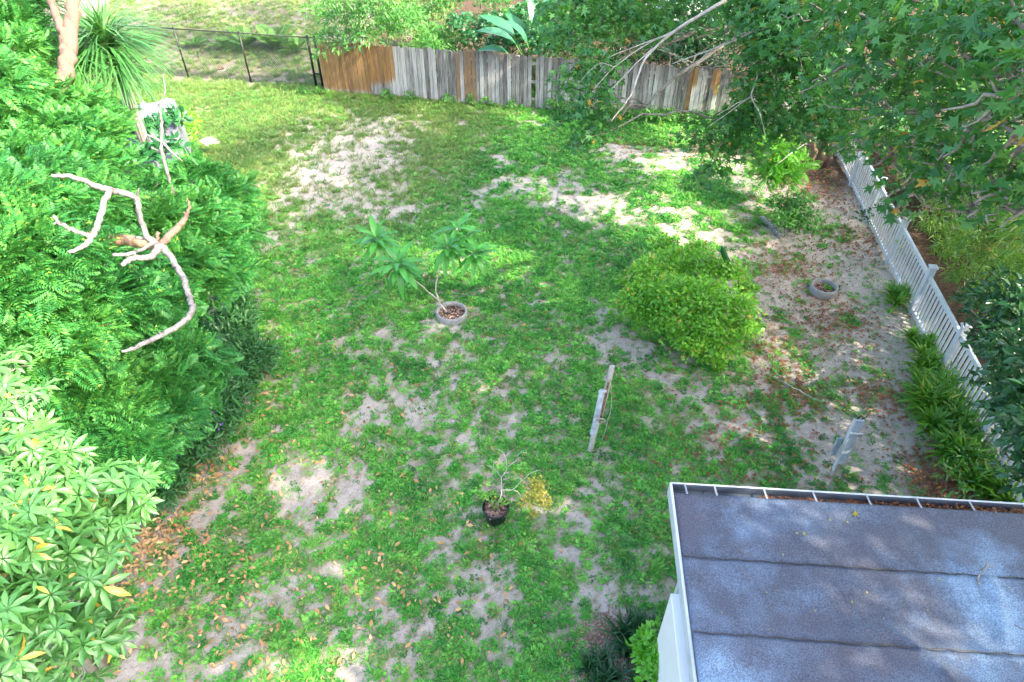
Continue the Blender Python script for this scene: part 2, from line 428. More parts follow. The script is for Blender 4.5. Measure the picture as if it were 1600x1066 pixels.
ys = np.concatenate([-np.geomspace(160, 2, 12), np.arange(-.5, 33, .07), np.geomspace(34, 300, 14)])
X, Y = np.meshgrid(xs, ys); Z = gz(X, Y)*(np.abs(X) < 30)
V = np.stack([X, Y, Z], -1).reshape(-1, 3); nx, ny = len(xs), len(ys)
I = np.arange(nx*ny).reshape(ny, nx)
Fq = np.stack([I[:-1, :-1], I[:-1, 1:], I[1:, 1:], I[1:, :-1]], -1).reshape(-1, 4)
gm, t, b = mat('sandy soil')
geo = nd(t, 'ShaderNodeNewGeometry'); at = nd(t, 'ShaderNodeAttribute'); at.attribute_name = 'cover'
n1 = noise(t, 1.7, 6, .65, vec=geo.outputs['Position']); n2 = noise(t, 14, 5, .7, vec=geo.outputs['Position']); n3 = noise(t, 42, 3, .8, vec=geo.outputs['Position'])
sand = ramp(t, [(.30, (.17, .135, .105)), (.47, (.42, .36, .31)), (.66, (.62, .55, .49))], math_(t, 'ADD', math_(t, 'MULTIPLY', n1.outputs[0], .25), math_(t, 'ADD', math_(t, 'MULTIPLY', n2.outputs[0], .38), math_(t, 'MULTIPLY', n3.outputs[0], .37))))
thatch = ramp(t, [(.35, (.14, .14, .055)), (.65, (.33, .27, .17))], n2.outputs[0])
cv = math_(t, 'MULTIPLY', math_(t, 'ADD', at.outputs['Fac'], math_(t, 'MULTIPLY', math_(t, 'SUBTRACT', n2.outputs[0], .5), 1.8)), .8, True)
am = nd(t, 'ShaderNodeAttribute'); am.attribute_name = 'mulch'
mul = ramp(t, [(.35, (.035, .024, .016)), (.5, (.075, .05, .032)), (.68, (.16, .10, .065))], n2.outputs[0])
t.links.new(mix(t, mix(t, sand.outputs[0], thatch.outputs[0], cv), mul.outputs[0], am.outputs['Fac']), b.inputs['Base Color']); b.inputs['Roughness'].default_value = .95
b.inputs['Specular IOR Level'].default_value = .15
bump(t, b, math_(t, 'ADD', math_(t, 'MULTIPLY', n2.outputs[0], .7), math_(t, 'MULTIPLY', n3.outputs[0], .4)), 1.0, .06)
gme = mesh_np('ground', V, Fq, gm)
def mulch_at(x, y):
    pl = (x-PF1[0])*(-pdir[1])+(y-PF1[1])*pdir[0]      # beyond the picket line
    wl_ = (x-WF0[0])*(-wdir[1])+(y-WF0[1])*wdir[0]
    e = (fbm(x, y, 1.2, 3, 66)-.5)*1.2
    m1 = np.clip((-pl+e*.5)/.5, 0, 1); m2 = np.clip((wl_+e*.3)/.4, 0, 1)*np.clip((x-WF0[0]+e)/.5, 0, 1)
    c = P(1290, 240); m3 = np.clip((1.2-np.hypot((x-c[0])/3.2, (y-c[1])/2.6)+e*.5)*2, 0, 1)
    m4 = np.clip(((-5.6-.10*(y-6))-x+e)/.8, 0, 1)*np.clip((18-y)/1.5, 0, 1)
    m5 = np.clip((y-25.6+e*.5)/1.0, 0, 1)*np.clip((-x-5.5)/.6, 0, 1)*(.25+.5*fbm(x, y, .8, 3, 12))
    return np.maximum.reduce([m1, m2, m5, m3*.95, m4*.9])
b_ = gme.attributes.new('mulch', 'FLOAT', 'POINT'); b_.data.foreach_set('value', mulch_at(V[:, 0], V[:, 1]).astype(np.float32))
a_ = gme.attributes.new('cover', 'FLOAT', 'POINT'); a_.data.foreach_set('value', coverage(V[:, 0], V[:, 1]).astype(np.float32))
prop(link('ground', gme), kind='structure')

# ---- boundaries in plan

# ---- grass: geometry nodes instance small tufts on scattered points
def tuft_mesh(name, n, h, spread, wd, m, seed, broad):
    r_ = np.random.default_rng(seed); a = r_.random(n)*2*math.pi; rr = spread*np.sqrt(r_.random(n))
    pos = np.stack([rr*np.cos(a), rr*np.sin(a), (r_.random(n)*h*.4 if broad else 0*a)], 1)
    dirn = np.stack([np.cos(a+r_.normal(0, .8, n)), np.sin(a+r_.normal(0, .8, n)), (.15+.7*r_.random(n)) if broad else (.6+1.2*r_.random(n))], 1)
    v, f = leaves(pos, dirn, np.array([0, 0, 1.])+r_.normal(0, .3, (n, 3)), (h*(.6+.6*r_.random(n))), T_rhomb(wd, .08, .15) if broad else T_blade(wd, 2, .3, .3))
    return mesh_np(name, v, f, m)
def scatter_gn(name, pts, rotz, scl, idx, protos, kind='stuff'):
    me = bpy.data.meshes.new(name); me.vertices.add(len(pts)); me.vertices.foreach_set('co', np.asarray(pts, np.float32).ravel())
    for an, tp, val in (('rz', 'FLOAT', rotz), ('sc', 'FLOAT', scl)):
        a = me.attributes.new(an, tp, 'POINT'); a.data.foreach_set('value', np.asarray(val, np.float32))
    a = me.attributes.new('pick', 'INT', 'POINT'); a.data.foreach_set('value', np.asarray(idx, np.int32))
    o = link(name, me); ng = bpy.data.node_groups.new(name, 'GeometryNodeTree')
    ng.interface.new_socket('Geometry', in_out='INPUT', socket_type='NodeSocketGeometry')
    ng.interface.new_socket('Geometry', in_out='OUTPUT', socket_type='NodeSocketGeometry')
    N = ng.nodes; L = ng.links; gi = N.new('NodeGroupInput'); go = N.new('NodeGroupOutput')
    jn = N.new('GeometryNodeJoinGeometry')
    for pm in protos:
        po = bpy.data.objects.new(pm.name, pm)
        oi = N.new('GeometryNodeObjectInfo'); oi.inputs['Object'].default_value = po; oi.inputs['As Instance'].default_value = True
        L.new(oi.outputs['Geometry'], jn.inputs[0])
    ip = N.new('GeometryNodeInstanceOnPoints'); ip.inputs['Pick Instance'].default_value = True
    def attr(nm, ty):
        a = N.new('GeometryNodeInputNamedAttribute'); a.data_type = ty; a.inputs[0].default_value = nm
        return [s for s in a.outputs if s.enabled][0]
    L.new(gi.outputs[0], ip.inputs['Points']); L.new(jn.outputs[0], ip.inputs['Instance']); L.new(attr('pick', 'INT'), ip.inputs['Instance Index'])
    cx = N.new('ShaderNodeCombineXYZ'); L.new(attr('rz', 'FLOAT'), cx.inputs[2])
    L.new(cx.outputs[0], ip.inputs['Rotation']); L.new(attr('sc', 'FLOAT'), ip.inputs['Scale'])
    L.new(ip.outputs[0], go.inputs[0])
    md = o.modifiers.new('scatter', 'NODES'); md.node_group = ng
    return prop(o, kind=kind)
def in_view(p, m=.12):
    d = p - np.array([0, 0, CAM_H]); z = d[:, 1]*cp_ - d[:, 2]*sp_; u = d[:, 0]/z; v = (d[:, 1]*sp_+d[:, 2]*cp_)/z
    return (z > .5) & (np.abs(u) < .75+m) & (v < .5+m) & (v > -.5-m)
def lawn_pts(n, x0, x1, y0, y1, pw=1.0, seed=1):
    r_ = np.random.default_rng(seed); p = np.stack([r_.uniform(x0, x1, n), r_.uniform(y0, y1, n), np.zeros(n)], 1)
    c = coverage(p[:, 0], p[:, 1]); keep = (r_.random(n) < (.07+.93*c**pw)*(.20+.75*fbm(p[:, 0], p[:, 1], 9, 2, 60))) & in_view(p)
    p = p[keep]; c = c[keep]; p[:, 2] = gz(p[:, 0], p[:, 1]); return p, c
protoA = [tuft_mesh('groundcover_sprig', 18, .042, .060, .42, M['grass'], s, True) for s in range(4)]
protoB = [tuft_mesh('grass_tuft', 14, .085, .035, .05, M['grass'], 10+s, False) for s in range(3)]
protoC = [tuft_mesh('dry_grass_tuft', 16, .15, .06, .04, M['grass_far'], 20+s, False) for s in range(3)]
p, c = lawn_pts(430000, -15, 9.5, 2.2, 25.8, 1.5, 1)
# far-left part is real grass rather than creeping groundcover
gr = np.clip((-p[:, 0]-2+.35*(p[:, 1]-14))/3, 0, 1)*np.clip((p[:, 1]-14)/4, 0, 1)
sel = rng.random(len(p)) > gr*.8
q = p[sel]; cc = c[sel]; far_s = 1+np.clip((q[:, 1]-8)/18, 0, 1)*.55
scatter_gn('groundcover', q, rng.random(len(q))*6.28, (.55+1.0*rng.random(len(q))**1.6)*(.45+.65*cc)*far_s, np.where(rng.random(len(q)) < .8, rng.integers(0, 4, len(q)), rng.integers(4, 7, len(q))), protoA+protoB)
q = p[~sel]
scatter_gn('lawn_grass', q, rng.random(len(q))*6.28, (.6+.7*rng.random(len(q))), rng.integers(0, 3, len(q)), protoC)
p, c = lawn_pts(60000, -20, -3, 25.2, 42, 1.0, 3)
scatter_gn('neighbour_lawn_grass', p, rng.random(len(p))*6.28, (.7+.8*rng.random(len(p))), rng.integers(0, 3, len(p)), protoC)

# ================================================================== HOUSE with rolled roofing
HR = 2.7
A = P(1048, 757, HR); B = P(1600, 790, HR); ex = unit((B-A)); ex[2] = 0; ex = unit(ex); ey = np.array([-ex[1], ex[0], 0])*-1
house = thing('flat_roofed_house', 'low white house under bluish grey rolled roofing at the lawn corner', 'house', (A[0], A[1], 0), rz=math.atan2(ex[1], ex[0]))
# local frame: +x along the gutter, -y into the house
rm, t, b = mat('mineral roofing felt')
tc = nd(t, 'ShaderNodeTexCoord'); n1 = noise(t, .55, 5, .55, vec=tc.outputs['Object']); n2 = noise(t, 65, 2, .8, vec=tc.outputs['Object']); n3 = noise(t, 3.2, 4, .6, vec=tc.outputs['Object'])
mp = nd(t, 'ShaderNodeMapping'); mp.inputs['Location'].default_value = (7, 3, 1); t.links.new(tc.outputs['Object'], mp.inputs[0])
n4 = noise(t, .8, 3, .5, vec=mp.outputs[0])
base = ramp(t, [(.42, (.075, .08, .11)), (.50, (.11, .14, .20)), (.60, (.21, .31, .43))], math_(t, 'ADD', math_(t, 'MULTIPLY', n1.outputs[0], .75), math_(t, 'MULTIPLY', n3.outputs[0], .25)))  # palest blue stop paints the felt's sheen patches into the colour
st = ramp(t, [(.50, 0.0), (.62, 1.0)], n4.outputs[0])
c1 = mix(t, base.outputs[0], (.082, .074, .098), math_(t, 'MULTIPLY', st.outputs[0], .6))
sp = ramp(t, [(.36, .55), (.52, 1.0), (.66, 1.5)], n2.outputs[0])
t.links.new(mix(t, c1, sp.outputs[0], 1.0, 'MULTIPLY'), b.inputs['Base Color']); b.inputs['Roughness'].default_value = .62
bump(t, b, n2.outputs[0], .35, .004)
tar = plain('black lap tar', (.015, .016, .02), .5, .4, 30)
def rl(px, py, z=HR):
    q = P(px, py, z)-A; return np.array([q @ ex, q @ ey])
ey = np.array([ex[1]*-1, ex[0], 0]);   # +y of the house frame points to the far lawn
wr1 = np.array([rl(1330, 985), rl(1400, 995), rl(1450, 1030), rl(1500, 1090)]); wr2 = np.array([rl(1500, 885), rl(1545, 905), rl(1560, 960), rl(1565, 1010)])
def seg_d(x, y, pl):
    d = np.full(x.shape, 9.0)
    for a, c in zip(pl[:-1], pl[1:]):
        ab = c-a; tt = np.clip(((x-a[0])*ab[0]+(y-a[1])*ab[1])/(ab@ab), 0, 1)
        d = np.minimum(d, np.hypot(x-a[0]-tt*ab[0], y-a[1]-tt*ab[1]))
    return d
SW = .885
y_hi = -.14
for k in range(7):
    ya = y_hi - k*SW; yb = ya - SW - .07
    gx = np.linspace(.02, 9.0, 150); gy = np.linspace(ya, yb, 22)
    XX, YY = np.meshgrid(gx, gy)
    edge = 0.004*np.sin(XX*9+k)+.008*(fbm(XX, YY*0+k, 4, 3, 7)-.5)
    ZZ = HR + (-YY)*.03 - k*.0 + .012*(fbm(XX, YY, 1.5, 3, 11)-.5)
    tfrac = (ya-YY)/(ya-yb)
    ZZ = ZZ + .006*k*0 + .010*(1-tfrac)     # upper roll laps over the one below it
    ZZ += .035*np.exp(-(seg_d(XX, YY, wr1)/.035)**2) + .03*np.exp(-(seg_d(XX, YY, wr2)/.05)**2)
    YY = YY + edge*(tfrac < .01)*2
    V = np.stack([XX, YY, ZZ], -1).reshape(-1, 3); I = np.arange(V.shape[0]).reshape(XX.shape)
    f = np.stack([I[:-1, :-1], I[1:, :-1], I[1:, 1:], I[:-1, 1:]], -1).reshape(-1, 4)
    o = link('roofing_sheet', mesh_np('roofing_sheet', V, f, rm), house)
    sm = o.modifiers.new('thick', 'SOLIDIFY'); sm.thickness = .008; sm.offset = -1
    if k:
        mb = MB(); q = []
        for x in np.arange(.02, 9, .05): q.append((x, ya+.004+.006*math.sin(x*23)+.01*(float(fbm(x, k*3.1, 5, 3, 77))-.5), HR-ya*.03+.012))
        w_ = .006+.005*np.abs(np.sin(np.arange(len(q))*.9+k)); mb.tube(q, w_*.75, 4); mb.build('lap_seam', tar, house)
mb = MB(); mb.box(0.0, 9.2, -6.4, -.13, HR-.22, HR-.03); mb.build('roof_deck', M['white_wall'], house)
mb = MB(); mb.box(-.022, .012, -6.4, -.005, HR-.16, HR+.04); bevel(mb.build('drip_edge', M['white'], house), .006)
# gutter: open trough with straps across
mb = MB()
mb.box(.0, 9.2, -.004, .012, HR-.12, HR+.015); mb.box(.0, 9.2, -.115, -.004, HR-.12, HR-.108); mb.box(.0, .012, -.115, -.004, HR-.108, HR+.015); mb.box(.0, 9.2, -.130, -.115, HR-.12, HR-.01)
gut = mb.build('gutter', M['gutter'], house)
mb = MB(); mb.box(-.01, 9.2, .0, .016, HR+.015, HR+.026); mb.build('gutter_lip', M['white'], gut)
for i, gx in enumerate([.17, .53, 1.13, 1.72, 2.36, 2.95, 3.57, 4.2, 4.85, 5.5, 6.1]):
    mb = MB(); mb.beam((gx, .0, HR+.02), (gx+.015, -.14, HR+.012), .022, .005); mb.build('gutter_strap', M['gutter_lt'], gut)
n = 3800; gx = 1.0+7.6*rng.random(n)**.7; 
pos = np.stack([gx, -.105+.09*rng.random(n), HR-.10+.06*rng.random(n)*np.clip((gx-1.4)/2, .2, 1)], 1)
v, f = leaves(pos, rng.normal(size=(n, 3))*[1, 1, .3], np.array([0, 0, 1])+rng.normal(0, .4, (n, 3)), .045*(.5+rng.random(n)), T_rhomb(.25))
o = link('gutter_leaf_litter', mesh_np('gutter_leaf_litter', v, f, M['litter_red']), house); o['kind'] = 'stuff'
# walls
mb = MB(); mb.box(.10, 9.0, -6.3, -.95, 0, HR-.23); mb.build('wall', M['shaded_wall'], house)
mb = MB(); mb.box(-.06, .09, -5.2, -1.22, 0.0, 2.28); bevel(mb.build('side_panel', M['white_wall'], house), .01)
mb = MB(); mb.box(.085, .13, -1.0, -.93, 0, HR-.23); mb.build('corner_trim', M['white'], house)
# little things lying on the roof
def on_roof(px, py): 
    q = P(px, py, HR); return q
def small_branch(pts, r, name, label, cat, m, grp=None):
    b = MB(); q = np.array(pts); base = q[0].copy()
    p_, r_ = smooth_path([(*(a-base), r*(1-.6*i/len(q))) for i, a in enumerate(q)], 4, r*.4, 3); b.tube(p_, r_, 5)
    return b, base
def twig_thing(pxs, z, r, label, m, forks=()):
    b = MB(); base = P(*pxs[0], z); q = [P(*a, z+.01)-base for a in pxs]
    p_, r_ = smooth_path([(*a, r*(1-.7*i/len(q))) for i, a in enumerate(q)], 4, r*.3, 3); b.tube(p_, r_, 5)
    for fk in forks:
        q = [P(*a, z+.012)-base for a in fk]; p_, r_ = smooth_path([(*a, r*.5*(1-.7*i/len(q))) for i, a in enumerate(q)], 4, r*.2, 5); b.tube(p_, r_, 4)
    o = b.build('fallen_twig', m, None, True, loc=base); return prop(o, label, 'twig', 'fallen twigs')
twig_thing([(1528, 913), (1530, 898), (1540, 886), (1552, 883)], HR+.04, .012, 'dark forked twig lying across the upper roofing seam', M['bark_grey'], [[(1540, 886), (1543, 874)]])
twig_thing([(1552, 806), (1556, 800), (1555, 794)], HR+.02, .006, 'pale tiny twig on the roof just below the gutter', M['bark_pale'], [[(1556, 800), (1560, 805)]])
twig_thing([(1585, 976), (1600, 984), (1612, 984)], HR+.06, .006, 'pale curled twig at the outer end of the lower roofing seam', M['bark_pale'])
twig_thing([(1222, 596), (1248, 610), (1280, 628)], 0.02, .017, 'long bare grey stick on the sandy lawn before the picket fence', M['twig'])
twig_thing([(1207, 588), (1222, 597), (1232, 606)], 0.02, .008, 'short thin stick on the lawn just above the long grey stick', M['twig'])
n = 26; P0 = np.array([P(rng.uniform(1080, 1590), rng.uniform(780, 1060), HR+.06) for _ in range(n)])
P0[:3] = [P(1334, 801, HR+.03), P(1258, 834, HR+.04), P(1245, 832, HR+.04)]
sz = np.concatenate([[.10, .05, .04], rng.uniform(.012, .035, n-3)])
v, f = leaves(P0, rng.normal(size=(n, 3))*[1, 1, .1], np.array([0, 0, 1.])+rng.normal(0, .2, (n, 3)), sz, T_star())
prop(link('roof_leaf_litter', mesh_np('roof_leaf_litter', v, f, M['yellow'])), kind='stuff')

# ================================================================== WOODEN FENCE
wm, t, b = mat('fence board wood')
tc = nd(t, 'ShaderNodeTexCoord'); oi = nd(t, 'ShaderNodeObjectInfo')
mp = nd(t, 'ShaderNodeMapping'); mp.inputs['Scale'].default_value = (14, 14, .9); t.links.new(tc.outputs['Object'], mp.inputs[0])
cx = nd(t, 'ShaderNodeCombineXYZ'); t.links.new(math_(t, 'MULTIPLY', oi.outputs['Random'], 50), cx.inputs[2]); t.links.new(cx.outputs[0], mp.inputs['Location'])
n1 = noise(t, 2.2, 5, .65, vec=mp.outputs[0])
sx = nd(t, 'ShaderNodeSeparateXYZ'); t.links.new(tc.outputs['Object'], sx.inputs[0])
n2 = noise(t, 2.5, 4, .7, vec=mp.outputs[0])
grey = ramp(t, [(.30, (.06, .055, .05)), (.5, (.25, .24, .235)), (.75, (.47, .46, .45))], math_(t, 'ADD', math_(t, 'MULTIPLY', n1.outputs[0], .7), math_(t, 'MULTIPLY', oi.outputs['Random'], .32)))
orange = ramp(t, [(.3, (.13, .06, .022)), (.55, (.27, .14, .045)), (.8, (.40, .24, .10))], math_(t, 'ADD', math_(t, 'MULTIPLY', n1.outputs[0], .75), math_(t, 'MULTIPLY', oi.outputs['Random'], .25)))
sc_ = nd(t, 'ShaderNodeSeparateColor'); t.links.new(oi.outputs['Color'], sc_.inputs[0])
lev = math_(t, 'ADD', math_(t, 'SUBTRACT', sx.outputs[2], math_(t, 'MULTIPLY', sc_.outputs[0], 2.0)), math_(t, 'MULTIPLY', math_(t, 'SUBTRACT', n2.outputs[0], .5), .5))
fac = math_(t, 'MULTIPLY', lev, 5.0, True)
col = mix(t, grey.outputs[0], mix(t, orange.outputs[0], (.17, .115, .075), sc_.outputs[2]), fac)
# boards turn darker towards the top, broken up by noise
top_dark = math_(t, 'MULTIPLY', math_(t, 'MULTIPLY', math_(t, 'SUBTRACT', sx.outputs[2], 1.15), 1.6, True), math_(t, 'MULTIPLY', sc_.outputs[1], n2.outputs[0]))
col = mix(t, col, (.05, .045, .045), math_(t, 'MULTIPLY', top_dark, 1.3, True))
t.links.new(col, b.inputs['Base Color']); b.inputs['Roughness'].default_value = .85; bump(t, b, n1.outputs[0], .5, .01)
def board_mesh(h, w_=.127, th=.018):
    e = .028; pr = [(-w_/2, 0), (w_/2, 0), (w_/2, h-e), (w_/2-e, h), (-w_/2+e, h), (-w_/2, h-e)]
    vs = [(x, -th/2, z) for x, z in pr] + [(x, th/2, z) for x, z in pr]
    fs = [tuple(range(6)), tuple(range(11, 5, -1))] + [(i, i+6, (i+1) % 6+6, (i+1) % 6) for i in range(6)]
    me = bpy.data.meshes.new('board'); me.from_pydata(vs, [], fs); me.materials.append(wm); return me
bm_ = [board_mesh(h) for h in (1.78, 1.80, 1.82, 1.84)]
wfence = thing('wooden_fence', 'tall weathered board fence across the back of the lawn, orange then grey', 'fence', (WF0[0], WF0[1], 0), rz=math.atan2(wdir[1], wdir[0]))
Lw = 17.2; pitch = .141
def wf_px(x):   # where along the fence a base pixel column lies
    best = None
    for s in np.arange(0, Lw, .02):
        q = WF0+wdir*s; d = q-np.array([0, 0, CAM_H]); z = d[1]*cp_-d[2]*sp_; u = 800+F*d[0]/z
        if u >= x: return s
    return Lw
s_or = wf_px(580); s_gr = wf_px(622); s_b0 = wf_px(716); s_b1 = wf_px(722); s_b2 = wf_px(729); s_b3 = wf_px(745); s_gap = wf_px(834)
s_o2 = wf_px(1062); s_o3 = wf_px(1075)
n_b = int(Lw/pitch)
for i in range(n_b):
    s = (i+.5)*pitch
    if abs(s-s_gap) < pitch*.55: continue
    o = link('board', bm_[random.randrange(4)], wfence, (s, random.uniform(-.006, .006), random.uniform(-.02, .015)), (random.gauss(0, .006), random.gauss(0, .006), random.gauss(0, .03)))
    if s < s_or: st, top_amt = -.3, .1
    elif s < s_gr: st, top_amt = .28+.25*(s-s_or)/(s_gr-s_or)+random.uniform(-.04, .04), .3
    elif s_b0 < s < s_b1 or s_b2 < s < s_b3: st, top_amt = -.1, .3
    elif s > s_o2 and s < s_o3: st, top_amt = -.3, .1
    elif s > s_o3: st, top_amt = random.choice([.9, 1.1, 3, 3, 3]), .6
    else: st, top_amt = 3.0, (.15 if s < s_b0 else .9)
    o.color = (st/2*1.0 if st > 0 else -.2, top_amt, .75 if s_b0 < s < s_b3 else random.uniform(0, .35), 1)
for z in (.35, .95, 1.55):
    mb = MB(); mb.box(.02, Lw, .012, .05, z-.045, z+.045); mb.build('rail', M['rail_wood'], wfence)
for s in np.arange(.06, Lw, 2.4):
    mb = MB(); mb.box(s-.045, s+.045, .052, .142, 0, 1.75); mb.build('post', M['rail_wood'], wfence)

# ================================================================== CHAIN LINK FENCE
c0 = P(505, 138); c1 = P(295, 122); cdir = unit(c1-c0); H = 1.82
clf = thing('chain_link_fence', 'black chain link fence beside the orange end of the board fence', 'fence', (c0[0], c0[1], 0), rz=math.atan2(cdir[1], cdir[0]))
Lc = 13.5
def cl_s(px):
    for s in np.arange(0, Lc, .02):
        q = c0+cdir*s; d = q-np.array([0, 0, CAM_H]); z = d[1]*cp_-d[2]*sp_
        if 800+F*d[0]/z <= px: return s
for s in (.0, .26, cl_s(393), cl_s(295), cl_s(197), cl_s(110)):
    if s is None: continue
    mb = MB(); r = .045 if s < .3 else .032
    mb.tube([(s, 0, 0), (s, 0, H)], r, 10); o = mb.build('post', M['black'], clf, True)
    mb = MB(); mb.lathe([(r+.006, 0), (r+.006, .03), (r*.6, .055), (.001, .062)], 10, (s, 0, H)); mb.build('post_cap', M['black'], o, True)
mb = MB(); mb.tube([(0, 0, H-.02), (Lc, 0, H-.02)], .021, 8); mb.build('top_rail', M['black'], clf, True)
for zz in (.5, 1.2):
    mb = MB(); mb.box(-.01, .27, -.02, .02, zz, zz+.05); mb.build('hinge', M['black'], clf)
mb = MB(); g = .075
k = -int(H/g)-1
while k*g < Lc:
    for sgn in (1, -1):
        x0 = k*g if sgn > 0 else k*g+H; 
        a = np.array([x0, 0, .03]); b_ = np.array([x0+sgn*(H-.05), 0, H-.02])
        for lo, hi in ((0, Lc),):
            d = b_-a; t0 = 0.; t1 = 1.
            ta = (lo-a[0])/d[0]; tb = (hi-a[0])/d[0]
            t0 = max(t0, min(ta, tb)); t1 = min(t1, max(ta, tb))
            if t1-t0 > .02: mb.tube([a+d*t0+[0, sgn*.003, 0], a+d*t1+[0, sgn*.003, 0]], .0048, 3, False)
    k += 1
mb.build('wire_mesh', M['black'], clf)

# ================================================================== WHITE PICKET FENCE
Lp0 = -6.2; Lp1 = 12.5
pf = thing('picket_fence', 'white picket fence with flat rails and capped posts along the planted side border', 'fence', (PF0[0], PF0[1], 0), rz=math.atan2(pdir[1], pdir[0]))
def pf_s(px, py, z):
    q = P(px, py, z)-PF0; return q @ pdir
posts = [pf_s(1500, 508, 1.27), pf_s(1454, 415, 1.27), pf_s(1411, 341, 1.27)]
dp = (posts[2]-posts[0])/2
posts = [posts[0]+dp*k for k in range(-4, 7)]
pm = MB(); pm.box(-.0625, .0625, -.0625, .0625, 0, 1.24); pmesh = pm.mesh('post', M['white'])
cm = MB(); cm.box(-.08, .08, -.08, .08, 0, .035); cm.add([(-.07,-.07,.035),(.07,-.07,.035),(.07,.07,.035),(-.07,.07,.035),(0,0,.07)], [(0,1,4),(1,2,4),(2,3,4),(3,0,4)]); cmesh = cm.mesh('post_cap', M['white'])
km = MB(); km.box(-.032, .032, -.011, .011, .10, 1.06); kmesh = km.mesh('picket', M['white'])
for s in posts:
    if not (Lp0-.5 < s < Lp1+1): continue
    o = link('post', pmesh, pf, (s, 0, 0)); link('post_cap', cmesh, o, (0, 0, 1.24))
for i in range(len(posts)-1):
    a, b_ = posts[i]+.0625, posts[i+1]-.0625
    for z in (.10, 1.02):
        mb = MB(); mb.box(a, b_, -.028, .028, z-.045, z+.045); mb.build('rail', M['white'], pf)
    nk = int((b_-a)/.135)
    for j in range(nk):
        link('picket', kmesh, pf, (a+(b_-a)*(j+.5)/nk, random.gauss(0, .002), .0), (0, random.gauss(0, .004), 0))

# ================================================================== LEFTOVER LINE POSTS
def post_dir(base, top, ht):
    b0 = P(*base); return b0, P(top[0], top[1], ht)
b0, t0 = post_dir((922, 704), (955, 571), 1.75)
lp = thing('weathered_post', 'split weathered post with rope loops standing mid lawn, taller of the two', 'post', b0)
d = t0-b0; q = lambda f, off=(0, 0, 0): d*f+np.array(off)
mb = MB(); mb.tube([q(-.03), q(.12), q(.3), q(.52)], [.045, .05, .05, .048], 8); mb.build('lower_post', M['twig'], lp)
mb = MB(); mb.beam(q(.22, (-.035, -.04, 0)), q(.75, (-.055, -.04, 0)), .10, .035, (0, 1, 0)); bevel(mb.build('blue_grey_board', plain('flaking pale blue paint', (.50, .58, .66), .7, .4, 8, .3, col2=(.26, .27, .28)), lp), .005)
mb = MB(); mb.beam(q(.34, (.03, -.01, 0)), q(1.0, (.02, 0, 0)), .085, .05, (0, 1, 0)); bevel(mb.build('upper_board', M['twig'], lp), .006)
mb = MB(); mb.beam(q(.36, (.035, -.042, 0)), q(.84, (.02, -.034, 0)), .04, .014, (0, 1, 0)); mb.build('rotten_split', M['rust'], lp)
mb = MB(); mb.beam(q(.73, (-.12, -.05, 0)), q(.735, (.02, -.05, 0)), .035, .03, (0, 1, 0)); mb.build('cleat', M['white'], lp)
def ring_pts(c, r, ax, n=14, sq=1.0):
    ax = unit(ax); u = unit(np.cross(ax, (0.2, 0.9, 0.1))); v_ = np.cross(ax, u)
    return [np.array(c)+u*r*math.cos(a)+v_*r*sq*math.sin(a) for a in np.linspace(0, 2*math.pi, n)]
mb = MB(); mb.tube(ring_pts(q(.86), .065, d), .012, 5); mb.tube(ring_pts(q(.845), .065, d), .01, 5); mb.build('rope_wrap', M['cord'], lp, True)
mb = MB(); mb.tube(ring_pts(q(.40, (.04, -.06, 0)), .06, (0, 1, .3), 14, 1.5), .012, 5); mb.build('rope_loop', M['cord'], lp, True)
mb = MB(); pp, rr = smooth_path([(*q(.80, (.07, 0, 0)), .005), (*q(.60, (.16, -.03, 0)), .005), (*q(.35, (.17, -.05, 0)), .005), (*q(.15, (.15, -.06, 0)), .005)], 5, .006, 2); mb.tube(pp, rr, 4); mb.build('hanging_cord', M['cord'], lp, True)
b0, t0 = post_dir((1302, 741), (1343, 652), 1.45)
lp2 = thing('painted_post', 'blue grey painted leaning post with a small board nailed on, near the roof gutter', 'post', b0)
d = t0-b0; q = lambda f, off=(0, 0, 0): d*f+np.array(off)
bl = plain('pale blue paint', (.40, .48, .60), .6, .25, 6, .2)
mb = MB(); mb.beam(q(-.03), q(.45), .075, .06, (0, 1, 0)); bevel(mb.build('lower_post', M['twig'], lp2), .006)
mb = MB(); mb.beam(q(.24, (.02, -.04, 0)), q(.98, (.01, -.04, 0)), .12, .03, (0, 1, 0)); bevel(mb.build('face_board', bl, lp2), .005)
mb = MB(); mb.beam(q(.10, (-.05, -.02, 0)), q(.99, (-.065, -.02, 0)), .028, .07, (0, 1, 0)); bevel(mb.build('edge_board', M['white'], lp2), .004)
mb = MB(); mb.beam(q(.34, (-.15, .02, 0)), q(.64, (-.15, .02, 0)), .10, .02, (0, 1, 0)); bevel(mb.build('small_board', plain('faded blue grey paint', (.36, .43, .50), .7), lp2), .004)
mb = MB(); mb.beam(q(.78, (-.09, -.065, 0)), q(.77, (.13, -.065, 0)), .03, .022, (0, 1, 0)); mb.build('cleat', M['white'], lp2)
mb = MB()
for s in (-1, 1): mb.tube([q(.97, (s*.03, -.02, 0)), q(1.01, (s*.09, -.02, 0)), q(1.04, (s*.10, -.02, 0))], .008, 5)
mb.tube([q(.99, (-.03, -.02, 0)), q(1.04, (.0, -.02, 0)), q(1.0, (.05, -.02, 0))], .01, 5); mb.build('wire_hook', M['black'], lp2)
mb = MB(); mb.tube(ring_pts(q(.72, (.12, -.05, 0)), .03, (0, 1, .2)), .006, 5); mb.build('ring_bolt', M['rust'], lp2)

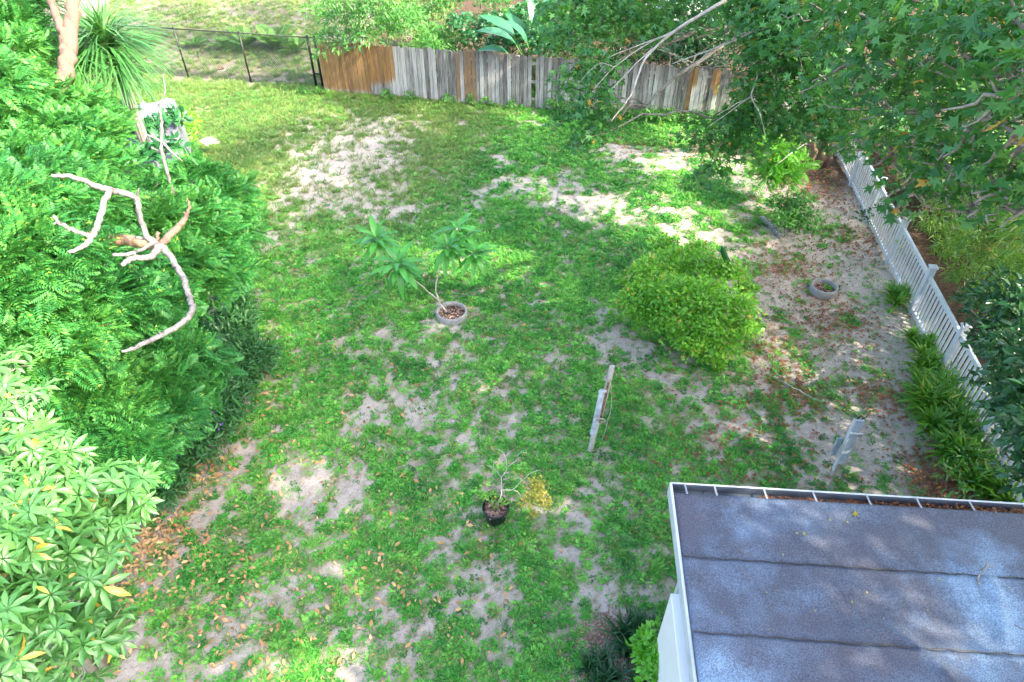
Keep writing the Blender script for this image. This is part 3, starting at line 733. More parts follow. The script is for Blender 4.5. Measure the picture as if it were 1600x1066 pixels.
# ================================================================== CONCRETE TREE RINGS
def tree_ring(px, py, r, label, h=.16, grp='concrete planting rings'):
    c = P(px, py); g = thing('planting_ring', label, 'planter', c, grp)
    mb = MB(); w_ = .045
    mb.lathe([(r, -.02), (r+.01, h*.5), (r, h-.01), (r-.012, h), (r-w_+.01, h), (r-w_, h-.012), (r-w_-.005, .02)], 48); mb.build('rim', M['concrete'], g, True)
    mb = MB(); mb.lathe([(.001, .075), (r*.5, .07), (r-w_, .06)], 24); mb.build('soil', M['soil'], g, True)
    n = 260; a = rng.random(n)*6.28; rr = (r-w_-.02)*np.sqrt(rng.random(n)); pos = np.stack([rr*np.cos(a), rr*np.sin(a), .075+.03*rng.random(n)], 1)
    v, f = leaves(pos, rng.normal(size=(n, 3))*[1, 1, .3], np.array([0, 0, 1.])+rng.normal(0, .5, (n, 3)), .05*(.5+rng.random(n)), T_rhomb(.3))
    o = link('bark_chips', mesh_np('bark_chips', v, f, M['chips'], False), g); o['kind'] = 'stuff'
    return g, c
g1, rc = tree_ring(706, 494, .345, 'round concrete ring of bark chips beneath the big leaved young frangipani')
g2, rc2 = tree_ring(1285, 457, .30, 'round concrete ring holding a small green weed on the sandy ground near the picket fence', .2)
g3, rc3 = tree_ring(345, 110, .17, 'small pale ring on the ground behind the chain link fence', .05)
# weed in the second ring
c = rc2+np.array([.13, .05, .07]); n = 70
v, f = leaves(c+rng.normal(0, .05, (n, 3))*[1, 1, .3], unit(rng.normal(size=(n, 3))+[0, 0, 1]), rng.normal(size=(n, 3))+[0, 0, 1], .10*(.6+.6*rng.random(n)), T_rhomb(.16))
o = link('weed', mesh_np('weed', v-c, f, M['citrus']), None, c); prop(o, 'small bright green weed growing in the concrete ring by the picket fence', 'weed')

# ================================================================== FRANGIPANI
fr = thing('frangipani', 'young frangipani with long drooping leaves in a concrete ring mid lawn', 'small tree', rc+np.array([-.12, .05, .08]))
fb = np.array(fr.location); fork = P(690, 455, .45)
heads = [(P(622, 412, 1.25), .50), (P(588, 372, 1.35), .46), (P(700, 385, 1.5), .44), (P(742, 395, 1.35), .40), (P(715, 355, 1.7), .42), (P(728, 368, 1.55), .36)]
mb = MB(); f1 = P(667, 458, .55)
pp, rr = smooth_path([(0, 0, 0, 0.0196), (*(P(686, 470, .3)-fb), 0.0168), (*(P(681, 448, .55)-fb), 0.0154), (*(P(690, 410, 1.1)-fb), 0.0126), (*(heads[2][0]-fb), .02)], 6, .004); mb.tube(pp, rr, 7)
pp, rr = smooth_path([(*(P(686, 470, .3)-fb), 0.0154), (*(P(665, 452, .6)-fb), 0.0126), (*(P(645, 435, .95)-fb), 0.0119), (*(heads[0][0]-fb), .02)], 6, .004); mb.tube(pp, rr, 7)
for a, b_ in ((P(645, 435, .95), heads[1][0]), (P(690, 405, 1.15), heads[3][0]), (P(690, 405, 1.2), heads[4][0]), (P(700, 390, 1.4), heads[5][0])):
    pp, rr = smooth_path([(*(a-fb), .016), (*((a+b_)/2-fb-[0, 0, .05]), .016), (*(b_-fb), .02)], 5, .003); mb.tube(pp, rr, 6)
mb.build('stem', M['twig'], fr, True)
fl_v, fl_f = T_oval(.125, .03, .22)
# finer leaf: subdivide lengthwise
def long_leaf(w_=.13, segs=6, droop=.3, fold=.035):
    vs = []; fs = []
    for k in range(segs+1):
        t_ = k/segs; ww = w_*math.sin(math.pi*min(1, .06+t_**.9*.94))**.75 if k < segs else .0; y = t_*(1-.1*droop); z = .08*t_-droop*t_*t_
        vs += [(-ww, y, z+fold*ww/w_), (0, y, z), (ww, y, z+fold*ww/w_)]
    for k in range(segs):
        a = 3*k; fs += [(a, a+1, a+4, a+3), (a+1, a+2, a+5, a+4)]
    return np.array(vs), np.array(fs)
lmesh = [mesh_np('leaf', *long_leaf(.125, 6, dr), M['frangi']) for dr in (.3, .5, .75)]
for hi, (hp, L) in enumerate(heads):
    nl = 24 if hi < 4 else 14
    for k in range(nl):
        a = k*2.399+hi; el = (1.0-1.6*k/nl)
        al = np.array([math.cos(a)*math.cos(el), math.sin(a)*math.cos(el), math.sin(el)])
        link('leaf', lmesh[k % 3], fr, hp-fb+al*.03-np.array([0, 0, .012*k/2]), frames(None, al, (0, 0, 1) if abs(el) < 1.2 else (1, 0, 0))[0], L*random.uniform(.95, 1.35)*(.7 if k < 3 else 1))

# ================================================================== BLACK POT with a twiggy plant
pc = P(775, 812, 0)
pot = thing('nursery_pot', 'black plastic nursery pot filled with bark chips standing on the lawn', 'pot', pc)
mb = MB(); mb.lathe([(.001, 0), (.155, 0), (.16, .01), (.205, .33), (.222, .335), (.224, .37), (.212, .372), (.205, .36), (.196, .27)], 40); mb.build('body', M['pot'], pot, True)
mb = MB(); mb.lathe([(.001, .29), (.19, .275)], 24); mb.build('soil', M['soil'], pot, True)
n = 240; a = rng.random(n)*6.28; rr = .185*np.sqrt(rng.random(n)); pos = np.stack([rr*np.cos(a), rr*np.sin(a), .29+.03*rng.random(n)], 1)
v, f = leaves(pos, rng.normal(size=(n, 3))*[1, 1, .3], np.array([0, 0, 1.])+rng.normal(0, .5, (n, 3)), .05*(.6+.7*rng.random(n)), T_rhomb(.38))
o = link('bark_chips', mesh_np('bark_chips', v, f, M['chips'], False), pot); o['kind'] = 'stuff'
pl = thing('potted_twiggy_plant', 'spindly half bare plant with pale forked twigs and yellowing leaves growing from the black pot', 'potted plant', pc+np.array([.03, .04, .29]))
pb = np.array(pl.location)
def B2(px, py, z): return P(px, py, z)-pb
mb = MB()
def tw(pts, r0, r1, n=4):
    pp, rr = smooth_path([(*a, r0+(r1-r0)*i/(len(pts)-1)) for i, a in enumerate(pts)], n, .006, len(mb.v)); mb.tube(pp, rr, 5)
tw([np.zeros(3), B2(784, 766, .62), B2(783, 745, .85)], .012, .009)
tw([B2(783, 745, .85), B2(772, 733, .98), B2(761, 727, 1.05)], .008, .005); tw([B2(771, 732, .98), B2(770, 722, 1.06)], .006, .003)
tw([B2(783, 745, .85), B2(793, 730, 1.02), B2(787, 708, 1.2), B2(776, 702, 1.25), B2(771, 706, 1.25)], .008, .003)
tw([B2(793, 730, 1.02), B2(808, 718, 1.1), B2(812, 708, 1.2), B2(826, 709, 1.22)], .007, .003)
tw([B2(784, 766, .62), B2(802, 765, .66), B2(815, 750, .78)], .009, .004); tw([B2(786, 750, .7), B2(806, 745, .75), B2(820, 752, .8)], .006, .003)
tw([B2(802, 765, .66), B2(815, 775, .55), B2(824, 798, .35)], .007, .003); tw([B2(802, 765, .66), B2(825, 742, .8), B2(845, 734, .85)], .005, .003)
mb.build('stem', M['twig'], pl, True)
cl = [(*P(838, 768, .6), .17), (*P(848, 785, .5), .17), (*P(822, 783, .5), .12), (*P(832, 803, .3), .10), (*P(840, 755, .7), .13)]
part_np('yellowing_foliage', foliage(cl, 5200, .055, T_rhomb(.28), shell=.1), M['yellow'], pl, pb)
cl = [(*(pc+[.06, .03, .42]), .13), (*(pc+[-.05, .12, .40]), .09), (*P(800, 740, .9), .10), (*P(760, 780, .35), .10)]
part_np('green_foliage', foliage(cl, 3800, .05, T_rhomb(.28), shell=.1), M['ginger'], pl, pb)

# ================================================================== LIME SHRUB mid right
sc = P(1090, 520)
sh = thing('rounded_shrub', 'wide lime green small leaved shrub spreading over the lawn', 'shrub', sc)
cl = []
for px, py, z, r in [(1010,430,.9,.5),(1060,410,1.0,.5),(1110,420,1.1,.45),(1150,430,1.1,.4),(1000,470,.8,.5),(1050,460,1.2,.55),(1100,465,1.3,.55),(1150,480,1.2,.45),
                     (1010,500,.6,.4),(1060,500,.9,.5),(1110,510,1.0,.5),(1150,520,.8,.4),(1080,535,.6,.42),(1125,545,.55,.38),(985,485,.5,.35),(1040,400,.7,.35),(1090,395,.7,.35),(985,445,.5,.3),(1165,455,.8,.3),(1100,548,.4,.3)]:
    cl.append((*(P(px, py, z)+rng.normal(0, .05, 3)), r*random.uniform(.85, 1.05)))
part_np('foliage', foliage(cl, 4200, .08, T_oval(.28, .05, .1), shell=.15), M['lime'], sh, sc)
twigs([tuple(sc+[.1*i-.2, .3*(i % 2), .05]) for i in range(5)], cl, M['twig'], sh, sc, .03, 'stem', 9, .007, .02)
cb = P(1150, 470); ca = thing('green_column_cactus', 'slim dark green column cactus poking up behind the lime shrub', 'cactus', cb)
mb = MB(); top = P(1128, 385, 1.75); e_ = top-cb
for k in range(5):
    pass
pts = [(0, 0, 0), (0, .02, .5), e_*.65+[0, 0, .1], e_*.9, e_]
prof = MB(); pp, rr = smooth_path([(*p_, r) for p_, r in zip(pts, (.05, .055, .055, .05, .015))], 6)
prof.tube(pp, rr*(1+.0), 10)
o = prof.build('stem', M['spike'], ca, True)
mb = MB()
for k in range(6):
    a = k*math.pi/3
    off = np.array([math.cos(a), math.sin(a), 0])
    mb.tube(pp+off*rr[:, None]*.95, rr*.25+.003, 4)
mb.build('rib', M['teal'], ca, True)
n=24; st_ = P(1122, 578)
v, f = leaves(st_+rng.normal(0, .07, (n*3, 3))*[1, 1, .4]+[0, 0, .08], rng.normal(size=(n*3, 3))+[0, 0, 1], rng.normal(size=(n*3, 3))+[0, 0, 1], .09, T_oval(.25))
prop(link('seedling', mesh_np('seedling', v-st_, f, M['lime']), None, st_), 'tiny lime seedling sprouting at the lawn edge of the lime shrub', 'seedling')

# ================================================================== generic bushes and trees
def bush(name, label, cat, base, cl, per, size, tpl, m, group=None, stem='bark_grey', r0=.03, limbs=3, shell=.3, **kw):
    g = thing(name, label, cat, base, group)
    part_np('foliage', foliage(cl, per, size, tpl, shell=shell, **kw), m, g, base)
    twigs([tuple(np.array(base)+[.08*i-.1, .05*i, .03]) for i in range(3)], cl, M[stem], g, base, r0, 'stem', limbs, .006, .03)
    return g
oval = T_oval(.22, .05, .15); narrow = T_oval(.12, .03, .25); star = T_star()
# behind the board fence
b0 = np.array([*(WF0+wdir*.3)[:2], 0])+[.2, 1.3, 0]
cl = [(*P(530, 30, 2.6), .9), (*P(580, 25, 2.8), .9), (*P(630, 35, 2.4), .8), (*P(510, 60, 2.0), .55), (*P(560, 60, 2.2), .6), (*P(490, 20, 2.4), .5), (*P(600, 0, 3.4), 1.0), (*P(540, -10, 3.6), 1.0), (*P(530, 75, 1.9), .3),(*P(500,85,1.6),.25)]
bush('leafy_tree', 'bright green leafy tree leaning over the orange boards of the fence', 'tree', b0, cl, 750, .17, narrow, M['behind'], r0=.07, shell=.35, down=.5)
b0 = P(840, 120)+[0, 1.0, 0]
cl = [(*P(810, 60, 1.9), .8), (*P(850, 75, 1.8), .7), (*P(780, 70, 1.7), .6), (*P(770, 40, 2.0), .6), (*P(820, 30, 2.3), .7), (*P(720, 40, 1.9), .6), (*P(740, 60, 1.6), .5)]
b0 = np.array([*np.mean([c[:2] for c in cl], 0), 0])
bush('cool_green_bush', 'cool green fine leaved bush behind the grey boards of the fence', 'bush', b0, cl, 800, .15, star, M['teal'], r0=.04)
cl = [(*P(695, 55, 1.3), .5), (*P(670, 55, 1.2), .5), (*P(715, 65, 1.2), .4), (*P(680, 20, 1.6), .7), (*P(650, 30, 1.2), .6), (*P(700, 5, 2.0), .7), (*P(740, -5, 2.2), .7)]
b0 = np.array([*np.mean([c[:2] for c in cl], 0), 0])
bush('yellow_green_bush', 'mid green bush showing between two darker bushes behind the fence', 'bush', b0, cl, 700, .14, oval, M['weed'], r0=.04)
# bird of paradise
bb = WF0+wdir*wf_px(846)+np.array([0, .75, 0])
bp = thing('bird_of_paradise', 'giant bird of paradise plant with broad paddle leaves rising behind the fence', 'plant', bb)
lm = mesh_np('leaf', *long_leaf(.20, 8, .35, .06), M['bird'])
for k in range(13):
    a = R(-30)+k*R(240)/12+random.uniform(-.15, .15); el = R(random.choice([35, 50, 65, 75])); L = random.uniform(1.2, 1.9)
    al = np.array([math.cos(a)*math.cos(el), math.sin(a)*math.cos(el)*.7-.1, math.sin(el)]); pet = al*random.uniform(1.1, 1.7)+[0, 0, .9]
    mb = MB(); pp, rr = smooth_path([(0, 0, 0, .04), (*(pet*.5+[0, 0, .15]), .03), (*pet, .018)], 4); mb.tube(pp, rr, 5); mb.build('stalk', M['palmy'], bp, True)
    al2 = unit(al+np.array([0, 0, -.25]))
    link('leaf', lm, bp, pet, frames(None, al2, (0, -.2, 1))[0], L*.8)
# dark shrubs and trees behind the right of the fence
cl = []
for px, py, z, r in [(1040,40,2.3,.9),(1090,60,2.2,.9),(1140,50,2.4,.9),(1180,70,2.2,.9),(1000,60,2.1,.7),(1060,90,1.9,.5),(1120,95,1.9,.5),(1080,10,3.0,1.),(1220,100,2.2,.9),(1000,10,2.8,.9),(1260,60,2.8,1.1),(930,40,2.4,.8),(900,60,2.0,.6)]:
    cl.append((*P(px, py, z), r))
b0 = np.array([*np.mean([c[:2] for c in cl], 0), 0])
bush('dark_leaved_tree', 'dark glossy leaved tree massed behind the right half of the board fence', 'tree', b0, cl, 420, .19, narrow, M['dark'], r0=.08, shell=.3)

for lb, px0, px1, dpt, h, m_ in [('mid green bushy growth behind the bright tree and the fence', 600, 720, 1.6, 2.2, 'behind'), ('mid green bushy growth behind the cool green bush', 730, 860, 2.6, 2.6, 'behind'), ('mid green bush growing behind the bird of paradise', 860, 960, 2.0, 2.8, 'star'),
        ('dark bush behind the grey boards under the hanging boughs', 960, 1080, 1.4, 2.6, 'dark'), ('dark tall bush behind the last visible boards of the fence', 1080, 1200, 1.5, 3.0, 'dark'), ('dark bush behind the fence beneath the thickest boughs', 1020, 1150, 3.4, 3.4, 'dark'), ('dark bush filling the corner where board and picket fences meet', 1200, 1330, 1.6, 2.8, 'dark')]:
    cl = []
    for k in range(13):
        q_ = WF0+wdir*wf_px(rng.uniform(px0, px1)) if px1 < 1200 else P(rng.uniform(px0, px1), 200)+[0, .6, 0]
        cl.append((q_[0]+rng.normal(0, .15), q_[1]+dpt+rng.uniform(-.6, 2.2), rng.uniform(.6, h), rng.uniform(.55, .85)))
    b0 = np.array([*np.mean([c[:2] for c in cl], 0), 0]); bush('overgrown_bush', lb, 'bush', b0, cl, 700, .17, narrow, M[m_], r0=.03)
# ---- neighbour's house glimpsed at the top
nb = P(1165, 5, 1.5); nh = thing('neighbour_house', 'white clapboard house glimpsed through leaves far behind the board fence', 'house', (nb[0]-3, nb[1]+2.6, 0))
mb = MB(); mb.box(0, 9, .03, 4, 0, 3.0); mb.build('wall', M['white_wall'], nh)
sm_ = MB(); sm_.add([(0, 0.02, 0), (9, .02, 0), (9, -.012, 0), (0, -.012, 0), (0, .02, .17), (9, .02, .17), (9, .005, .17), (0, .005, .17)], [(0,1,2,3)[::-1],(4,5,6,7)[::-1],(3,2,6,7),(0,3,7,4),(1,5,6,2)]); sm2 = sm_.mesh('siding_plank', M['white'])
for k in range(17): link('siding_plank', sm2, nh, (0, 0, .05+k*.172))
mb = MB(); mb.add([(-.4,-.5,2.95),(9.4,-.5,2.95),(9.4,4.5,2.95),(-.4,4.5,2.95),(-.4,2,4.1),(9.4,2,4.1)], [(0,1,5,4),(3,4,5,2),(0,4,3),(1,2,5),(0,3,2,1)]); mb.build('roof', M['rail_wood'], nh)

# ================================================================== RIGHT: the star leaved trees overhead
def big_tree(name, label, base, trunks, crown, per, size, tpl, m, bark, r0=.16, shell=.35, group=None, per_twig=6, cat='tree', down=.3):
    g = thing(name, label, cat, base, group); base = np.array(base, float)
    tops = []
    for tr in trunks:
        b = MB(); pp, rr = smooth_path(tr, 7, .03, 4); b.tube(pp-base, rr, 10); b.build('trunk', M[bark], g, True); tops.append(tuple(np.array(tr[-1][:3]))) 
    part_np('crown', foliage(crown, per, size, tpl, shell=shell, down=down), m, g, base)
    twigs(tops, crown, M['bark_grey'] if bark != 'bark_brown' else M[bark], g, base, r0, 'limb', per_twig, .012, .05)
    return g
tb = P(1278, 262)
crownA = []
for px, py, t_, r in [(900,60,14.5,.95),(930,20,15,1.0),(935,120,14,.65),(925,170,13.5,.55),(900,140,14,.6),(920,215,13.6,.45),(980,60,15,1.0),(880,30,15.5,.8),
                      (1155,190,14,.5),(1100,230,14,.6),(1150,240,14.5,.7),(1190,150,14,.75),(1220,110,13,1.0),(1250,170,13,1.0),(1190,200,14,.7),(1190,80,14,.7),(1200,40,13,1.1),(1250,60,12,1.1),(1110,275,14,.4),(1290,200,13,.8),
                      (1180,20,13,.9),(1165,165,14.5,.35),(1240,210,14,.6),(1020,55,15,.45),(880,190,14,.35),(900,230,14,.3),(940,195,14,.5)]:
    crownA.append((*D(px, py, t_), r))
# the part of the same crown that rises above the picture
r2 = np.random.default_rng(12)
for px, py, t_, r in [(1280,120,13,.8),(1320,190,12,.7),(1080,30,15.5,.8),(1150,10,14,.8),(1240,20,12,.9),(1020,20,15.5,.8),(1310,230,13,.5),(1150,200,14,.5)]:
    crownA.append((*D(px, py, t_), r))
for k in range(26):
    crownA.append((r2.uniform(3, 13), r2.uniform(13, 20), r2.uniform(7.4, 9.5), r2.uniform(.9, 1.5)))
tA = big_tree('star_leaved_tree', 'spreading tree with star shaped leaves hanging over the back fence corner', tb,
    [[(*tb, .12), (*(tb+[.05, 0, 1.3]), .10), (*(tb+[.4, -.5, 3.2]), .09), (*(tb+[.2, -1.5, 5.2]), .08)], [(*(tb+[.2, .05, 0]), .10), (*(tb+[.6, .1, 1.0]), .08), (*(tb+[1.4, -.4, 3.0]), .08), (*(tb+[1.3, -2.0, 5.5]), .09)], [(*(tb+[-.15, .05, 0]), .09), (*(tb+[-.7, -.1, 2.0]), .08), (*(tb+[-2.5, -1.5, 4.6]), .08)]],
    crownA, 560, .14, star, M['star'], 'bark_tan', .06)
def limbs(parent, base, lst, m, n=5, thin=.52):
    for pts in lst:
        b = MB(); main = pts[0]
        for j, pl_ in enumerate(pts):
            q_ = [(*(D(px, py, t_)-base), r) for px, py, t_, r in pl_]
            pp, rr = smooth_path(q_, n, .006, j); b.tube(pp, rr*thin, 7 if j == 0 else 5)
        b.build('limb', m, parent, True)
limbs(tA, tb, [
    [[(1135, 0, 12.5, .07), (1060, 45, 12.8, .055), (1010, 90, 13, .04), (985, 150, 13, .03), (955, 190, 13, .015)], [(1045, 55, 12.8, .03), (1000, 70, 13, .02), (950, 90, 13, .01)], [(1020, 75, 13, .03), (965, 130, 13.2, .018), (945, 150, 13.2, .01)]],
    [[(1192, 40, 12.5, .045), (1150, 62, 12.8, .035), (1100, 82, 13, .025), (1050, 100, 13.2, .015)], [(1110, 78, 13, .02), (1075, 115, 13, .012)]],
    [[(1075, 38, 13, .03), (1010, 70, 13.3, .02), (960, 105, 13.4, .018), (915, 155, 13.4, .01)], [(960, 105, 13.4, .016), (935, 100, 13.4, .01), (905, 130, 13.4, .006)]],
    [[(1185, 115, 13, .03), (1175, 150, 13, .025), (1190, 185, 13, .02), (1195, 215, 13, .01)], [(1175, 150, 13, .02), (1140, 175, 13, .012), (1105, 200, 13, .006)], [(1175, 150, 13, .018), (1120, 180, 13, .01)]],
    [[(1340, 90, 11, .04), (1370, 120, 11, .03), (1320, 150, 11, .015)], [(1370, 110, 11, .03), (1345, 180, 11, .012)]],
    [[(1310, 195, 15, .03), (1250, 230, 15, .025), (1212, 258, 15, .012)]],
], M['twig'])

crownB = []
for px, py, t_, r in [(1300,30,9,.9),(1340,90,8.5,.9),(1380,40,8,.9),(1420,110,7.5,.8),(1380,170,8.5,.8),(1330,150,9.5,.7),(1450,180,7.5,.8),(1500,60,6.5,.8),(1550,120,6,.8),(1520,200,6.5,.7),
                      (1580,220,5.6,.6),(1460,250,7.5,.55),(1420,290,8.5,.5),(1400,240,9,.5),(1350,230,10,.45),(1560,290,6,.45),(1600,60,5.5,.8),(1600,330,6,.4),(1500,280,7,.45),(1450,20,7,.8),(1470,310,8,.4),(1600,140,5,.6),(1400,330,9.5,.3),(1520,330,7,.35)]:
    crownB.append((*D(px, py, t_), r))
r2 = np.random.default_rng(21)
for k in range(52):
    x, y = r2.uniform(4.5, 17), r2.uniform(-1.5, 15); z = r2.uniform(9.0, 12.5)
    if x < .72*(.75*y)+2.2: z = max(z, 9.9)
    crownB.append((x, y, z, r2.uniform(.9, 1.6)))
tbB = np.array([12.2, 9.0, 0])
for k in range(52):
    crownB.append((r2.uniform(4.0, 13), r2.uniform(-3, 15), r2.uniform(11.5, 14.5), r2.uniform(1.0, 1.7)))
tB = big_tree('overhead_star_leaved_tree', 'nearest star leaved tree whose leafy boughs hang from above over the picket fence', tbB,
    [[(*tbB, .30), (*(tbB+[-.2, -.2, 3]), .25), (*(tbB+[-.6, -.4, 6]), .2), (*(tbB+[-1.2, -1.0, 8.4]), .16)], [(*(tbB+[-.3, -.2, 4]), .16), (*(tbB+[-1.8, .6, 6.2]), .13), (*(tbB+[-3.2, 1.0, 7.6]), .10)]],
    crownB, 420, .125, star, M['star'], 'bark_tan', .11)
limbs(tB, tbB, [
    [[(1600, 110, 6.5, .05), (1575, 150, 6.8, .045), (1540, 190, 7, .035), (1490, 215, 7.2, .02), (1450, 235, 7.4, .01)], [(1590, 120, 6.6, .03), (1530, 140, 7, .018), (1500, 165, 7, .008)], [(1550, 180, 7, .02), (1470, 200, 7.2, .01)]],
    [[(1530, 0, 6.5, .045), (1500, 50, 6.8, .035), (1480, 80, 7, .02)], [(1510, 20, 6.6, .02), (1440, 70, 7.2, .01)]],
    [[(1575, 0, 6.3, .04), (1588, 50, 6.4, .03), (1570, 90, 6.6, .015)]],
    [[(1390, 60, 8, .035), (1350, 110, 8.3, .025), (1320, 150, 8.6, .012)], [(1365, 90, 8.2, .02), (1395, 130, 8.2, .01)]],
    [[(1540, 210, 7, .03), (1510, 250, 7.2, .02), (1500, 290, 7.4, .01)]],
], M['twig'])
# trees beside and behind the viewer whose shade lies on the lawn
r2 = np.random.default_rng(31); tbC = np.array([14.0, -5.0, 0]); crownC = []
for k in range(78):
    a = r2.random()*6.28; rr = 8.4*math.sqrt(r2.random()); crownC.append((13.5+rr*math.cos(a), -4.5+rr*math.sin(a), r2.uniform(8.5, 14), r2.uniform(1.0, 1.7)))
big_tree('tall_shade_tree', 'tall spreading tree beyond the low house shading its roof and the near lawn', tbC, [[(*tbC, .4), (*(tbC+[0, 0, 4]), .32), (*(tbC+[-.5, .3, 8]), .25)]], crownC, 320, .28, T_star(), M['star'], 'bark_tan', .14, per_twig=3)
tbD = np.array([22.5, 4.0, 0]); crownD = [(22.5+6*math.sqrt(r2.random())*math.cos(a), 3.5+7*math.sqrt(r2.random())*math.sin(a), r2.uniform(7, 13.5), r2.uniform(1.1, 1.8)) for a in np.linspace(0, 40, 40)]
big_tree('tall_shade_tree', 'tall spreading tree well beyond the picket fence shading the planted side border', tbD, [[(*tbD, .4), (*(tbD+[0, 0, 4]), .32), (*(tbD+[-.5, .3, 7])  , .25)]], crownD, 190, .28, T_star(), M['star'], 'bark_tan', .14, per_twig=3)

tbE = np.array([*(WF0+wdir*7.5)[:2], 0])+[0, 3.2, 0]; crownE = [(tbE[0]-1.5+4.2*math.sqrt(r2.random())*math.cos(a), tbE[1]-.5+3*math.sqrt(r2.random())*math.sin(a), r2.uniform(8.0, 12.5), r2.uniform(.8, 1.4)) for a in np.linspace(0, 30, 26)]
big_tree('tall_shade_tree', 'tall tree behind the board fence whose crown shades the yard beyond the chain link', tbE, [[(*tbE, .2), (*(tbE+[.1, 0, 3]), .17), (*(tbE+[-.3, -.2, 6.5]), .14)]], crownE, 150, .24, T_star(), M['star'], 'bark_grey', .09, per_twig=3)
# ================================================================== shrubs under the back corner
cl = [(*P(1205, 250, 1.3), .5), (*P(1225, 275, 1.0), .45), (*P(1195, 280, .9), .4), (*P(1215, 235, 1.6), .35), (*P(1240, 262, 1.2), .35)]
b0 = P(1215, 310); bush('ferny_shrub', 'bright ferny shrub below the tan trunks at the back corner', 'shrub', b0, cl, 520, .30, T_frond(9, .25, .05), M['citrus'], r0=.03, shell=.2)
cl = [(*P(1240, 330, .55), .45), (*P(1265, 345, .5), .38), (*P(1220, 345, .45), .38), (*P(1255, 315, .8), .35), (*P(1240, 352, .3), .3), (*P(1215, 320, .6), .35)]
b0 = P(1245, 355); bush('round_leaved_shrub', 'low mid green shrub in front of the ferny shrub at the lawn edge', 'shrub', b0, cl, 2200, .09, oval, M['behind'], r0=.02, shell=.2)
# stone edging in front
eg = thing('stone_edging', 'short curved row of pale edging stones before the low green shrub', 'edging', P(1195, 350))
eb = np.array(eg.location)
for k in range(9):
    q_ = P(1190+k*3.6, 343+k*3.1+(k*k)*.05)-eb; mb = MB(); s = .07
    mb.box(q_[0]-s, q_[0]+s, q_[1]-.045, q_[1]+.045, -.02, .09+.015*(k % 3)); o = bevel(mb.build('stone', M['concrete'], eg), .02)
# bushes in the dark gap beneath trees
cl = [(*P(1300, 215, .9), .6), (*P(1250, 205, 1.0), .5), (*P(1330, 240, .6), .4), (*P(1200, 215, .9), .5)]
cl = [(c[0], c[1]+.4, c[2], c[3]) for c in cl]
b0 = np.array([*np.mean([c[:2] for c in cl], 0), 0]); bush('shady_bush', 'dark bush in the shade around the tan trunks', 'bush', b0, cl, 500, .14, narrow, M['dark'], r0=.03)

# low weeds along the foot of the board fence
k = 0
for px in [475, 500, 605, 640, 700, 735, 760, 800, 860, 885, 915, 940, 965, 990, 1015, 1040, 1075, 1100]:
    s = wf_px(px) if px > 508 else -.3+.0*px
    if px <= 508: q_ = P(px, 150)
    else: q_ = WF0+wdir*s+np.array([0, -.22, 0])
    r = .20 if px < 850 else .34
    cl = [(q_[0], q_[1], .12+.4*r, r), (q_[0]+.25, q_[1]-.1, .10, r*.7)]
    what = {475: 'at the foot of the chain link fence corner', 500: 'climbing the black corner post of the chain link fence'}.get(px)
    g = thing('fence_weed', 'leafy green weed clump growing along the foot of the board fence', 'weed', (q_[0], q_[1], 0), 'weeds along the fence foot')
    wl = {605: 'just past the end of the orange boards', 640: 'below the palest grey boards', 700: 'short of the first brown board', 735: 'under the brown boards, widest there', 760: 'just past the brown boards', 800: 'midway between the brown boards and the missing board',
          860: 'just past the missing board', 885: 'second past the missing board', 915: 'where the hanging boughs begin', 940: 'beneath the thickest hanging bough', 965: 'below the forked pale twigs', 990: 'below the striped shaded boards', 1015: 'short of the orange shaded board', 1040: 'beside the orange shaded board', 1075: 'past the orange shaded board', 1100: 'last before the ferny shrub'}
    if px in wl: g['label'] = 'green weed clump at the fence foot '+wl[px]
    if what: g['label'] = 'leafy green weed '+what
    part_np('foliage', foliage(cl, 1400, .10, oval, shell=.1), M['weed'], g, (q_[0], q_[1], 0))

# ================================================================== RIGHT BORDER PLANTS
blade = T_blade(.055, 4, .35, .55)
def strappy(name, label, base, n, L, m, wd=.05, el=(20, 80), cat='plant', group=None, droop=.4, h=.0, heads=None):
    g = thing(name, label, cat, base, group); tp = T_blade(wd, 4, droop, .35); pr = []
    for hd in (heads or [(0, 0, h)]):
        a = rng.random(n)*6.28; e = np.radians(rng.uniform(*el, n))
        al = np.stack([np.cos(a)*np.cos(e), np.sin(a)*np.cos(e), np.sin(e)], 1)
        pr.append(leaves(np.array(hd)+al*.02, al, np.tile([0, 0, 1.], (n, 1))+rng.normal(0, .1, (n, 3)), L*(.65+.5*rng.random(n)), tp))
    o = link('foliage', mesh_np('foliage', *join(pr), M[m]), g); return g
lab = ['lime green strap leaved clump, farthest along the picket fence border', 'lime green clump beside the capped picket post', 'lime green clump just nearer than the capped picket post',
       'broad lime clump in the middle of the picket fence border', 'yellow green clump on the sand side of the border', 'deeper green clump between lime ones in the border', 'lime clump where the border bulges onto the sand',
       'green clump under the dark glossy shrub', 'large arching leaved clump near the gutter end of the border', 'low green clump at the gutter end of the border', 'lime clump tucked against the lowest visible pickets']
sp = [(1400,460,.42),(1428,530,.38),(1440,560,.45),(1455,610,.55),(1435,630,.5),(1475,640,.55),(1450,660,.5),(1500,680,.55),(1490,715,.6),(1525,750,.5),(1560,765,.45)]
for (px, py, L), lb in zip(sp, lab):
    b0 = P(px, py+14)
    hs = [(rng.normal(0, .16), rng.normal(0, .16), .02+.15*rng.random()) for _ in range(5)]
    strappy('border_plant', lb, b0, 34, L*1.0, 'ginger', .085, (20, 85), heads=hs, group='strap leaved border plants', droop=.35)
bord = [(1470,590,.5),(1485,620,.6),(1500,650,.6),(1530,690,.6),(1510,720,.55),(1545,730,.5),(1465,690,.4),(1480,740,.35),(1500,770,.3)]
cl = [(*P(px, py, .3), r*.75) for px, py, r in bord]
b0 = np.array([*np.mean([c[:2] for c in cl], 0), 0])
